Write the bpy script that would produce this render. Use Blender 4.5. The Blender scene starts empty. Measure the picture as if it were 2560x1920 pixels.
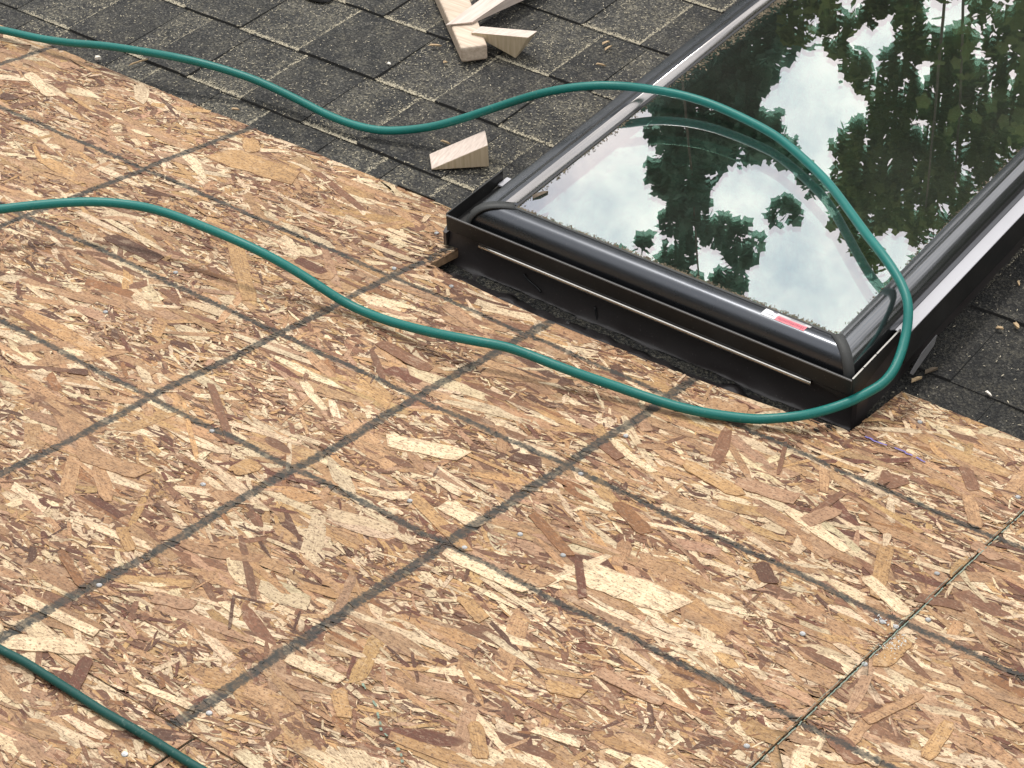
import bpy, bmesh, math, random
import numpy as np
from mathutils import Matrix, Vector

rad = math.radians
scene = bpy.context.scene
COL = scene.collection

# ------------------------------------------------------------------ frames
# deck frame: z=0 is the face of the new sheathing, +y runs up the roof.
# The shingled part of the roof is DELTA steeper and starts at the top edge of the sheathing.
DELTA = rad(12.0)
G = Matrix.Rotation(rad(4.0), 4, 'X')                       # low slope of the sheathed part
U = Matrix.Translation((0, 0.21, -0.002)) @ Matrix.Rotation(DELTA, 4, 'X')

# ------------------------------------------------------------------ camera
R = [[0.8009962253711203, 0.5918699963814406, 0.08997196410196454],
     [0.3586846090506838, -0.3541289455083958, -0.863677046807037],
     [-0.47932285379594597, 0.7240736132014481, -0.49595060690774573]]
cam_d = bpy.data.cameras.new("camera")
cam = bpy.data.objects.new("camera", cam_d)
COL.objects.link(cam)
M = Matrix(((R[0][0], -R[1][0], -R[2][0], 1.8338454), (R[0][1], -R[1][1], -R[2][1], -1.8591820),
            (R[0][2], -R[1][2], -R[2][2], 1.2041894), (0, 0, 0, 1)))
cam.matrix_world = G @ M
cam_d.sensor_width = 36.0
cam_d.lens = 5400 / 2560 * 36
cam_d.clip_start = 0.05
cam_d.clip_end = 500
scene.camera = cam

# ------------------------------------------------------------------ light
SUN_DIR = Vector((-0.30, 0.02, 1.0)).normalized()           # towards the sun, behind thin cloud
elev = math.asin(SUN_DIR.z); azim = math.atan2(SUN_DIR.x, SUN_DIR.y)
world = bpy.data.worlds.new("World"); scene.world = world; world.use_nodes = True
wn = world.node_tree.nodes; wl = world.node_tree.links; wn.clear()
wout = wn.new('ShaderNodeOutputWorld')
sky = wn.new('ShaderNodeTexSky'); sky.sky_type = 'NISHITA'; sky.sun_disc = False
sky.sun_elevation = elev; sky.sun_rotation = azim
bg_sky = wn.new('ShaderNodeBackground'); bg_sky.inputs[1].default_value = 0.11
wl.new(sky.outputs[0], bg_sky.inputs[0])
tc = wn.new('ShaderNodeTexCoord')
n1 = wn.new('ShaderNodeTexNoise'); n1.inputs['Scale'].default_value = 3.2; n1.inputs['Detail'].default_value = 7; n1.inputs['Roughness'].default_value = 0.55
wl.new(tc.outputs['Generated'], n1.inputs['Vector'])
r1 = wn.new('ShaderNodeMapRange'); r1.inputs[1].default_value = 0.33; r1.inputs[2].default_value = 0.50; r1.interpolation_type = 'SMOOTHSTEP'
wl.new(n1.outputs[0], r1.inputs[0])
cloud_amount = wn.new('ShaderNodeMapRange'); cloud_amount.inputs[3].default_value = 0.55; cloud_amount.inputs[4].default_value = 1.0
wl.new(r1.outputs[0], cloud_amount.inputs[0])
n2 = wn.new('ShaderNodeTexNoise'); n2.inputs['Scale'].default_value = 9.0; n2.inputs['Detail'].default_value = 9; n2.inputs['Roughness'].default_value = 0.6
wl.new(tc.outputs['Generated'], n2.inputs['Vector'])
r2 = wn.new('ShaderNodeValToRGB')
r2.color_ramp.elements[0].position = 0.34; r2.color_ramp.elements[0].color = (0.64, 0.71, 0.81, 1)
r2.color_ramp.elements[1].position = 0.52; r2.color_ramp.elements[1].color = (1.25, 1.22, 1.19, 1)
wl.new(n2.outputs[0], r2.inputs[0])
bg_cloud = wn.new('ShaderNodeBackground'); bg_cloud.inputs[1].default_value = 1.75
wl.new(r2.outputs[0], bg_cloud.inputs[0])
mixw = wn.new('ShaderNodeMixShader')
wl.new(cloud_amount.outputs[0], mixw.inputs[0]); wl.new(bg_sky.outputs[0], mixw.inputs[1]); wl.new(bg_cloud.outputs[0], mixw.inputs[2])
wl.new(mixw.outputs[0], wout.inputs[0])

sun_d = bpy.data.lights.new("sun", 'SUN'); sun_d.energy = 3.0; sun_d.angle = rad(8); sun_d.color = (1.0, 0.95, 0.88)
sun = bpy.data.objects.new("sun", sun_d); COL.objects.link(sun)
sun.rotation_euler = SUN_DIR.to_track_quat('Z', 'Y').to_euler()
sun.location = (0, 0, 6)

vs = scene.view_settings
vs.view_transform = 'Standard'; vs.look = 'None'; vs.gamma = 1.0; vs.exposure = -0.27; vs.use_curve_mapping = False
try:
    scene.cycles.max_bounces = 10; scene.cycles.transparent_max_bounces = 12
except Exception:
    pass

# ------------------------------------------------------------------ material helpers
def srgb(r, g, b):
    f = lambda c: (c/255/12.92 if c/255 <= 0.04045 else ((c/255+0.055)/1.055)**2.4)
    return (f(r), f(g), f(b), 1.0)

class NT:
    def __init__(s, name):
        s.m = bpy.data.materials.new(name); s.m.use_nodes = True
        s.t = s.m.node_tree; s.n = s.t.nodes; s.l = s.t.links; s.n.clear()
        s.out = s.n.new('ShaderNodeOutputMaterial')
    def node(s, kind, **kw):
        nd = s.n.new(kind)
        for k, v in kw.items(): setattr(nd, k, v)
        return nd
    def put(s, sock, v):
        if hasattr(v, 'is_output') or isinstance(v, bpy.types.NodeSocket): s.l.new(v, sock)
        else: sock.default_value = v
    def math(s, op, a, b=None, c=None, clamp=False):
        nd = s.n.new('ShaderNodeMath'); nd.operation = op; nd.use_clamp = clamp
        s.put(nd.inputs[0], a)
        if b is not None: s.put(nd.inputs[1], b)
        if c is not None: s.put(nd.inputs[2], c)
        return nd.outputs[0]
    def noise(s, vec, scale, detail=3, rough=0.5, dim='3D'):
        nd = s.n.new('ShaderNodeTexNoise'); nd.noise_dimensions = dim
        nd.inputs['Scale'].default_value = scale; nd.inputs['Detail'].default_value = detail; nd.inputs['Roughness'].default_value = rough
        if vec is not None: s.l.new(vec, nd.inputs['Vector'])
        return nd.outputs[0]
    def vor(s, vec, scale, out=0, feature='F1'):
        nd = s.n.new('ShaderNodeTexVoronoi'); nd.feature = feature; nd.inputs['Scale'].default_value = scale
        if vec is not None: s.l.new(vec, nd.inputs['Vector'])
        return nd.outputs[out]
    def rng(s, v, a, b, c=0.0, d=1.0, smooth=False):
        nd = s.n.new('ShaderNodeMapRange')
        if smooth: nd.interpolation_type = 'SMOOTHSTEP'
        s.put(nd.inputs[0], v)
        for i, x in enumerate((a, b, c, d)): nd.inputs[i+1].default_value = x
        return nd.outputs[0]
    def mix(s, f, a, b, blend='MIX'):
        nd = s.n.new('ShaderNodeMix'); nd.data_type = 'RGBA'; nd.blend_type = blend
        s.put(nd.inputs[0], f); s.put(nd.inputs[6], a); s.put(nd.inputs[7], b)
        return nd.outputs[2]
    def scale(s, vec, sc):
        nd = s.n.new('ShaderNodeMapping'); nd.inputs['Scale'].default_value = sc; s.l.new(vec, nd.inputs[0]); return nd.outputs[0]
    def obj(s):
        return s.n.new('ShaderNodeTexCoord').outputs['Object']
    def bsdf(s, col, rough=0.6, metal=0.0, bump=None, dist=0.001, strength=0.5, spec=None, coat=0.0, coat_rough=0.1):
        b = s.n.new('ShaderNodeBsdfPrincipled')
        s.put(b.inputs['Base Color'], col); s.put(b.inputs['Roughness'], rough); s.put(b.inputs['Metallic'], metal)
        if spec is not None: b.inputs['Specular IOR Level'].default_value = spec
        b.inputs['Coat Weight'].default_value = coat; b.inputs['Coat Roughness'].default_value = coat_rough
        if bump is not None:
            bn = s.n.new('ShaderNodeBump'); bn.inputs['Distance'].default_value = dist; bn.inputs['Strength'].default_value = strength
            s.l.new(bump, bn.inputs['Height']); s.l.new(bn.outputs[0], b.inputs['Normal'])
        s.l.new(b.outputs[0], s.out.inputs[0]); return b

MAT = {}
def mat_simple(name, col, rough=0.6, metal=0.0, var=0.12, scale=60, bump=0.3, dist=0.0006, spec=None, coat=0.0, coat_rough=0.1):
    t = NT(name); o = t.obj()
    n = t.noise(o, scale, 4); c = t.mix(t.rng(n, 0.3, 0.7), tuple(x*(1-var) for x in col[:3])+(1,), tuple(min(1, x*(1+var)) for x in col[:3])+(1,))
    t.bsdf(c, rough, metal, t.noise(o, scale*6, 3), dist, bump, spec, coat, coat_rough)
    MAT[name] = t.m; return t.m

# --- pressed wood flakes
def make_osb(name='pressed_wood'):
    t = NT(name)
    at = t.node('ShaderNodeAttribute', attribute_name='Col'); ed = t.node('ShaderNodeAttribute', attribute_name='mid')
    uv = t.node('ShaderNodeUVMap', uv_map='grain').outputs[0]; xy = t.node('ShaderNodeUVMap', uv_map='deck').outputs[0]
    grain = t.noise(t.scale(uv, (30, 700, 1)), 1.0, 3, 0.6, '2D')
    pores = t.noise(t.scale(uv, (260, 900, 1)), 1.0, 2, 0.5, '2D')
    c = t.mix(1.0, at.outputs['Color'], t.mix(t.rng(grain, 0.3, 0.72), (0.74, 0.70, 0.66, 1), (1.08, 1.07, 1.05, 1)), 'MULTIPLY')
    c = t.mix(t.rng(pores, 0.58, 0.72, 0, 0.5), c, (0.16, 0.075, 0.04, 1))
    mott = t.noise(xy, 75, 6, 0.72, '2D')
    c = t.mix(1.0, c, t.mix(t.rng(mott, 0.3, 0.7), (0.82, 0.80, 0.78, 1), (1.12, 1.12, 1.12, 1)), 'MULTIPLY')
    # crushed, splintered areas: ragged brown streaks running along the board
    warp = t.node('ShaderNodeVectorMath', operation='ADD'); t.l.new(t.scale(xy, (1.0, 2.4, 1.0)), warp.inputs[0])
    rg1 = t.noise(warp.outputs[0], 42, 9, 0.78, '2D'); rg2 = t.noise(xy, 13, 3, 0.6, '2D')
    thr = t.math('ADD', rg1, t.math('MULTIPLY', t.math('SUBTRACT', rg2, 0.5), 0.30))
    c = t.mix(t.rng(thr, 0.560, 0.585, 0, 0.38), c, (0.135, 0.080, 0.050, 1))
    c = t.mix(t.rng(thr, 0.410, 0.390, 0, 0.25), c, (0.55, 0.43, 0.30, 1))
    fk = t.noise(t.scale(xy, (1.0, 1.8, 1.0)), 210, 4, 0.7, '2D')
    c = t.mix(t.rng(fk, 0.578, 0.615, 0, 0.72), c, (0.09, 0.050, 0.032, 1))
    c = t.mix(t.rng(fk, 0.395, 0.36, 0, 0.18), c, (0.58, 0.48, 0.35, 1))
    # strand edges: resin lines and edge shadow, both darkened into the colour
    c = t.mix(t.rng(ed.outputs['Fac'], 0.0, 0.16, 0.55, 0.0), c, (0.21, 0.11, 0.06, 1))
    big = t.noise(xy, 2.2, 2, 0.5, '2D')
    c = t.mix(1.0, c, t.mix(t.rng(big, 0.35, 0.65), (0.90, 0.88, 0.86, 1), (1.05, 1.05, 1.05, 1)), 'MULTIPLY')
    # printed nailing grid
    sep = t.node('ShaderNodeSeparateXYZ'); t.l.new(xy, sep.inputs[0]); X, Y = sep.outputs[0], sep.outputs[1]
    wob = t.math('MULTIPLY', t.math('SUBTRACT', t.noise(xy, 9, 3, 0.5, '2D'), 0.5), 0.012)
    rag = t.math('MULTIPLY', t.math('SUBTRACT', t.noise(xy, 330, 3, 0.6, '2D'), 0.5), 0.0080)
    rag2 = t.math('MULTIPLY', t.math('SUBTRACT', t.noise(xy, 90, 3, 0.6, '2D'), 0.5), 0.0060)
    rag = t.math('ADD', rag, rag2)
    mask = None
    def line(v, c0, w):
        nonlocal mask
        d = t.math('ABSOLUTE', t.math('ADD', t.math('SUBTRACT', v, c0), wob))
        d = t.math('ADD', d, rag)
        k = t.rng(d, w-0.0012, w+0.0012, 1.0, 0.0)
        mask = k if mask is None else t.math('MAXIMUM', mask, k)
    XB = t.rng(Y, -0.790, -0.7901, 1.0, 0.0)
    for x0, w in ((-0.81, .005), (-0.6, .005), (-0.40, .005), (-0.010, .0050), (0.409, .0054), (0.8125, .0062)): line(X, x0, w)
    mask = t.math('MULTIPLY', mask, XB)
    m1 = mask; mask = None; line(X, 0.614, .0060)
    mask = t.math('MAXIMUM', m1, t.math('MULTIPLY', mask, t.rng(Y, -0.830, -0.8301, 1.0, 0.0)))
    for y0, w in ((0.006, .0041), (-0.200, .0045), (-0.4045, .0045), (-1.22, .0046), (-1.43, .0046)): line(Y, y0, w)
    ink = t.math('MULTIPLY', mask, t.rng(t.noise(xy, 150, 3, 0.6, '2D'), 0.34, 0.62, 0.66, 0.97))
    c = t.mix(ink, c, (0.028, 0.030, 0.027, 1))
    h = t.math('ADD', t.math('MULTIPLY', grain, 0.5), t.math('ADD', t.math('MULTIPLY', pores, 0.3), t.math('MULTIPLY', t.rng(ed.outputs['Fac'], 0, 0.2), 0.9)))
    t.bsdf(c, 0.62, 0, h, 0.0007, 0.55, 0.35)
    MAT[name] = t.m
make_osb()
mat_simple('panel_core', (0.30, 0.19, 0.11, 1), 0.8, var=0.35, scale=120)
mat_simple('edge_seal', (0.035, 0.085, 0.070, 1), 0.6, var=0.3, scale=90)
mat_simple('chalk', (0.50, 0.53, 0.52, 1), 0.9)
mat_simple('edge_dust', (0.17, 0.22, 0.18, 1), 0.8, var=0.3, scale=200)
mat_simple('nail_steel', (0.42, 0.42, 0.42, 1), 0.35, 0.6, 0.15, 400)
mat_simple('purple_ink', (0.14, 0.12, 0.33, 1), 0.7, var=0.4, scale=400)
mat_simple('green_ink', (0.15, 0.20, 0.15, 1), 0.7, var=0.4, scale=400)

# --- asphalt shingle
def make_shingle(name, dark, dust, lo, hi):
    t = NT(name); o = t.obj()
    nd = t.n.new('ShaderNodeTexVoronoi'); nd.inputs['Scale'].default_value = 460; t.l.new(o, nd.inputs['Vector'])
    gr = nd.outputs['Color']; sepc = t.node('ShaderNodeSeparateColor'); t.l.new(gr, sepc.inputs[0])
    ramp = t.node('ShaderNodeValToRGB'); r = ramp.color_ramp; r.interpolation = 'CONSTANT'
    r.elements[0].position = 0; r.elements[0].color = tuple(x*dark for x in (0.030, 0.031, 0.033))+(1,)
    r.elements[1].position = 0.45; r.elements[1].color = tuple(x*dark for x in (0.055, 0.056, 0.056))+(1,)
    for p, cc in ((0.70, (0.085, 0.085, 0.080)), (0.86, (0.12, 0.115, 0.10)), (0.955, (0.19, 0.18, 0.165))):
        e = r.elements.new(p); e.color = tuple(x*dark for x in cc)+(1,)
    t.l.new(sepc.outputs[0], ramp.inputs[0])
    blot = t.noise(o, 9, 6, 0.65)
    c = t.mix(1.0, ramp.outputs[0], t.mix(t.rng(blot, 0.3, 0.7), (0.55, 0.57, 0.60, 1), (1.45, 1.42, 1.34, 1)), 'MULTIPLY')
    # pale sawdust worked between the granules
    f = t.noise(o, 260, 4, 0.75); g = t.noise(o, 22, 3, 0.6)
    m = t.math('MULTIPLY', t.rng(f, 0.47, 0.62), t.rng(g, lo, hi), clamp=True)
    c = t.mix(t.math('MULTIPLY', m, dust), c, (0.32, 0.29, 0.21, 1))
    t.bsdf(c, 0.85, 0, t.math('ADD', nd.outputs['Distance'], t.math('MULTIPLY', f, 0.6)), 0.0013, 0.9, 0.3)
    MAT[name] = t.m
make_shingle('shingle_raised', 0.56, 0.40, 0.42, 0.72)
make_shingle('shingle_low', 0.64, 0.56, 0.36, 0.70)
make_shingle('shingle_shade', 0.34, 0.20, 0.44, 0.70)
mat_simple('shingle_edge', (0.030, 0.030, 0.030, 1), 0.9)
mat_simple('sawdust', (0.40, 0.36, 0.27, 1), 0.9, var=0.3, scale=300)
mat_simple('felt', (0.02, 0.02, 0.02, 1), 0.9)

# --- painted aluminium and friends
def make_metal(name, col, rough, coat=0.5, dirt=0.25, spec=0.5, metal=0.0):
    t = NT(name); o = t.obj()
    n = t.noise(o, 16, 4, 0.6); sp = t.noise(o, 420, 3, 0.6)
    c = t.mix(t.rng(n, 0.3, 0.75, 0, dirt*.8), col, (0.075, 0.075, 0.075, 1))
    c = t.mix(t.rng(sp, 0.66, 0.74, 0, 0.5), c, (0.20, 0.19, 0.17, 1))
    rr = t.rng(n, 0.3, 0.7, rough*0.85, rough*1.3)
    t.bsdf(c, rr, metal, t.noise(o, 35, 2), 0.0004, 0.12, spec, coat, rough*0.7)
    MAT[name] = t.m
make_metal('frame_metal', (0.078, 0.084, 0.096, 1), 0.27, 0.15, 0.2, 0.4, 0.9)
make_metal('frame_metal_bright', (0.20, 0.205, 0.215, 1), 0.13, 0.2, 0.2, 0.5, 0.92)  # right rail copy: brightness of its sky streak put into the metal colour
make_metal('bead_metal', (0.42, 0.40, 0.39, 1), 0.20, 0.0, 0.1, 0.5, 0.95)
make_metal('gutter_metal', (0.009, 0.009, 0.009, 1), 0.40, 0.0, 0.22, 0.35)
make_metal('rubber', (0.030, 0.032, 0.032, 1), 0.6, 0.0, 0.2, 0.4)
make_metal('kerb_membrane', (0.034, 0.029, 0.029, 1), 0.36, 0.0, 0.2, 0.5)
make_metal('bright_strip', (0.60, 0.57, 0.53, 1), 0.22, 0.0, 0.1, 0.5, 1.0)
make_metal('pale_strip', (0.40, 0.40, 0.43, 1), 0.42, 0.3, 0.15, 0.5)
make_metal('grey_tab', (0.16, 0.16, 0.165, 1), 0.5, 0.1, 0.1)
mat_simple('black_plastic', (0.012, 0.012, 0.013, 1), 0.5)
mat_simple('interior', (0.010, 0.012, 0.011, 1), 0.9)
mat_simple('interior_light', (0.05, 0.06, 0.055, 1), 0.9)
mat_simple('sticker_white', (0.72, 0.72, 0.74, 1), 0.5, var=0.05)
mat_simple('sticker_grey', (0.46, 0.46, 0.46, 1), 0.5, var=0.15)
mat_simple('sticker_red', (0.62, 0.17, 0.20, 1), 0.5, var=0.25, scale=700)
mat_simple('sticker_print', (0.12, 0.11, 0.14, 1), 0.6)
mat_simple('grime', (0.13, 0.105, 0.07, 1), 0.9, var=0.4)

def make_glass(name, ior, tint, trans, dirt):
    t = NT(name); o = t.obj()
    f0 = ((ior-1)/(ior+1))**2
    ge = t.node('ShaderNodeNewGeometry'); dt = t.node('ShaderNodeVectorMath', operation='DOT_PRODUCT')
    t.l.new(ge.outputs['Normal'], dt.inputs[0]); t.l.new(ge.outputs['Incoming'], dt.inputs[1])
    k = t.math('POWER', t.math('SUBTRACT', 1.0, t.math('ABSOLUTE', dt.outputs['Value'])), 5.0)
    fres = t.math('ADD', t.math('MULTIPLY', k, 1-f0), f0)
    gl = t.node('ShaderNodeBsdfGlossy'); gl.inputs['Roughness'].default_value = 0.0; gl.inputs['Color'].default_value = tint
    if dirt:
        bn = t.n.new('ShaderNodeBump'); bn.inputs['Distance'].default_value = 0.002; bn.inputs['Strength'].default_value = 0.05
        t.l.new(t.noise(o, 5, 2), bn.inputs['Height']); t.l.new(bn.outputs[0], gl.inputs['Normal'])
    tr = t.node('ShaderNodeBsdfTransparent'); tr.inputs['Color'].default_value = trans
    mx = t.node('ShaderNodeMixShader'); t.l.new(fres, mx.inputs[0]); t.l.new(tr.outputs[0], mx.inputs[1]); t.l.new(gl.outputs[0], mx.inputs[2])
    last = mx.outputs[0]
    if dirt:
        df = t.node('ShaderNodeBsdfDiffuse'); df.inputs['Color'].default_value = (0.30, 0.30, 0.26, 1)
        m = t.rng(t.noise(o, 700, 3, 0.7), 0.60, 0.80, dirt, 0.25)
        m2 = t.math('ADD', t.math('MULTIPLY', m, 1.0), t.rng(t.noise(o, 7, 3), 0.4, 0.75, 0.0, dirt), clamp=True)
        mm = t.node('ShaderNodeMixShader'); t.l.new(m2, mm.inputs[0]); t.l.new(last, mm.inputs[1]); t.l.new(df.outputs[0], mm.inputs[2]); last = mm.outputs[0]
    t.l.new(last, t.out.inputs[0]); MAT[name] = t.m
make_glass('glass_outer', 4.8, (1, 0.95, 0.97, 1), (0.88, 0.98, 0.94, 1), 0.025)
make_glass('glass_inner', 4.3, (0.72, 1.0, 0.87, 1), (0.55, 0.65, 0.6, 1), 0)
def make_clear(name):
    t = NT(name); tr = t.node('ShaderNodeBsdfTransparent'); tr.inputs[0].default_value = (0.97, 1, 0.98, 1)
    t.l.new(tr.outputs[0], t.out.inputs[0]); MAT[name] = t.m
make_clear('glass_edge')

def make_hose(name, a, b, rough):
    t = NT(name); o = t.obj()
    n = t.noise(o, 9, 3); s1 = t.noise(o, 240, 3, 0.65)
    c = t.mix(t.rng(n, 0.3, 0.7), a, b); c = t.mix(t.rng(s1, 0.60, 0.78, 0, 0.30), c, (0.20, 0.26, 0.22, 1))
    t.bsdf(c, rough, 0, s1, 0.0004, 0.35, 0.4); MAT[name] = t.m
make_hose('hose_green', (0.001, 0.115, 0.100, 1), (0.003, 0.148, 0.130, 1), 0.44)
make_hose('hose_dark', (0.000, 0.045, 0.039, 1), (0.001, 0.062, 0.053, 1), 0.6)

def make_wood(name, a, b, axis):
    t = NT(name); o = t.obj(); sc = [260, 260, 260]; sc[axis] = 14
    g = t.noise(t.scale(o, tuple(sc)), 1.0, 3, 0.6); k = t.noise(o, 30, 3)
    c = t.mix(t.rng(g, 0.32, 0.7), a, b); c = t.mix(t.rng(k, 0.62, 0.78, 0, 0.35), c, (0.42, 0.27, 0.15, 1))
    t.bsdf(c, 0.7, 0, g, 0.0004, 0.4, 0.3); MAT[name] = t.m
make_wood('pine_x', (0.42, 0.33, 0.25, 1), (0.62, 0.52, 0.42, 1), 0)
make_wood('pine_pale', (0.46, 0.385, 0.335, 1), (0.64, 0.55, 0.49, 1), 1)
make_wood('pine_tan', (0.44, 0.35, 0.23, 1), (0.60, 0.50, 0.36, 1), 2)
mat_simple('chip_wood', (0.40, 0.29, 0.17, 1), 0.8, var=0.3, scale=300)
mat_simple('chip_white', (0.74, 0.70, 0.62, 1), 0.7, var=0.2)
mat_simple('dry_leaf', (0.10, 0.075, 0.05, 1), 0.8, var=0.3, scale=200)
mat_simple('bark', (0.10, 0.08, 0.06, 1), 0.9, var=0.4, scale=12, dist=0.02)
def make_leaf(name, a, b):
    t = NT(name); at = t.node('ShaderNodeAttribute', attribute_name='Col')
    c = t.mix(1.0, t.mix(at.outputs['Fac'], a, b), (1, 1, 1, 1), 'MULTIPLY')
    d = t.node('ShaderNodeBsdfDiffuse'); t.l.new(c, d.inputs[0])
    tl = t.node('ShaderNodeBsdfTranslucent'); t.l.new(c, tl.inputs[0])
    m = t.node('ShaderNodeMixShader'); m.inputs[0].default_value = 0.35
    t.l.new(d.outputs[0], m.inputs[1]); t.l.new(tl.outputs[0], m.inputs[2]); t.l.new(m.outputs[0], t.out.inputs[0]); MAT[name] = t.m
make_leaf('leaf_cool', (0.055, 0.115, 0.088, 1), (0.12, 0.21, 0.15, 1))
make_leaf('leaf_olive', (0.058, 0.088, 0.034, 1), (0.135, 0.175, 0.065, 1))
mat_simple('ground_green', (0.055, 0.075, 0.030, 1), 0.95, var=0.4, scale=0.6, dist=0.05)
mat_simple('siding', (0.45, 0.43, 0.40, 1), 0.8)

# ------------------------------------------------------------------ object helpers
def link(o):
    COL.objects.link(o); return o
def tag(o, label=None, cat=None, group=None, kind=None):
    if label: o['label'] = label
    if cat: o['category'] = cat
    if group: o['group'] = group
    if kind: o['kind'] = kind
    return o
def thing(name, label, cat, frame, base=(0, 0, 0), group=None):
    e = bpy.data.objects.new(name, None); link(e); e.empty_display_size = 0.05
    e.matrix_world = G @ frame @ Matrix.Translation(base)
    e['base'] = tuple(base)
    return tag(e, label, cat, group)
def mesh_obj(name, V, F, mat, parent=None, frame=None, smooth=False, mats=None, fm=None, kind=None, base=(0, 0, 0)):
    """V in frame coordinates; parent's base (things only) is subtracted."""
    me = bpy.data.meshes.new(name); me.from_pydata([tuple(map(float, v)) for v in V], [], F)
    for m_ in (mats or [mat]): me.materials.append(MAT[m_])
    if fm is not None: me.polygons.foreach_set('material_index', fm)
    if smooth: me.polygons.foreach_set('use_smooth', [True]*len(me.polygons))
    me.update()
    o = bpy.data.objects.new(name, me); link(o)
    if parent is not None:
        o.parent = parent
        root = parent
        if 'base' in root.keys(): o.location = tuple(-x for x in root['base'])
    elif frame is not None:
        b = Vector(base); me.transform(Matrix.Translation(-b))
        o.matrix_world = G @ frame @ Matrix.Translation(b)
    if kind: o['kind'] = kind
    return o
def box(x0, x1, y0, y1, z0, z1):
    V = [(x0, y0, z0), (x1, y0, z0), (x1, y1, z0), (x0, y1, z0), (x0, y0, z1), (x1, y0, z1), (x1, y1, z1), (x0, y1, z1)]
    return V, [(0, 3, 2, 1), (4, 5, 6, 7), (0, 1, 5, 4), (1, 2, 6, 5), (2, 3, 7, 6), (3, 0, 4, 7)]
def join(parts):
    V = []; F = []
    for v, f in parts:
        k = len(V); V += list(v); F += [tuple(i+k for i in q) for q in f]
    return V, F
def extrude_profile(prof, p0, p1, cap=True, closed=True):
    """prof: list of 3D offset functions evaluated at both ends -> prof0, prof1 lists of points"""
    n = len(p0); V = list(p0)+list(p1); F = []
    rngk = range(n) if closed else range(n-1)
    for i in rngk:
        j = (i+1) % n; F.append((i, j, n+j, n+i))
    if cap and closed:
        F.append(tuple(range(n))[::-1]); F.append(tuple(range(n, 2*n)))
    return V, F
def prism(poly, z0, z1):
    n = len(poly); V = [(x, y, z0) for x, y in poly]+[(x, y, z1) for x, y in poly]
    F = [tuple(range(n))[::-1], tuple(range(n, 2*n))]+[(i, (i+1) % n, n+(i+1) % n, n+i) for i in range(n)]
    return V, F
def bevel(o, w, seg=2):
    m = o.modifiers.new('bevel', 'BEVEL'); m.width = w; m.segments = seg; m.limit_method = 'ANGLE'; m.angle_limit = rad(40); return o
def tube(pts, r, sides=14, sub=5):
    P = [Vector(p) for p in pts]; Q = []
    for i in range(len(P)-1):
        a = P[max(i-1, 0)]; b = P[i]; c = P[i+1]; d = P[min(i+2, len(P)-1)]
        for k in range(sub):
            t = k/sub
            Q.append(0.5*((2*b)+(c-a)*t+(2*a-5*b+4*c-d)*t*t+(3*b-a-3*c+d)*t**3))
    Q.append(P[-1])
    # light smoothing
    for _ in range(3):
        Q = [Q[0]]+[(Q[i-1]+2*Q[i]+Q[i+1])/4 for i in range(1, len(Q)-1)]+[Q[-1]]
    V = []; F = []; up = Vector((0, 0, 1))
    for i, p in enumerate(Q):
        d = (Q[min(i+1, len(Q)-1)]-Q[max(i-1, 0)]).normalized(); s = d.cross(up).normalized(); u = s.cross(d)
        for k in range(sides):
            a = 2*math.pi*k/sides; V.append(p+(s*math.cos(a)+u*math.sin(a))*r)
    for i in range(len(Q)-1):
        for k in range(sides):
            a = i*sides+k; b = i*sides+(k+1) % sides; F.append((a, b, b+sides, a+sides))
    F.append(tuple(range(sides))[::-1]); F.append(tuple(range((len(Q)-1)*sides, len(Q)*sides)))
    return V, F

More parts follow.
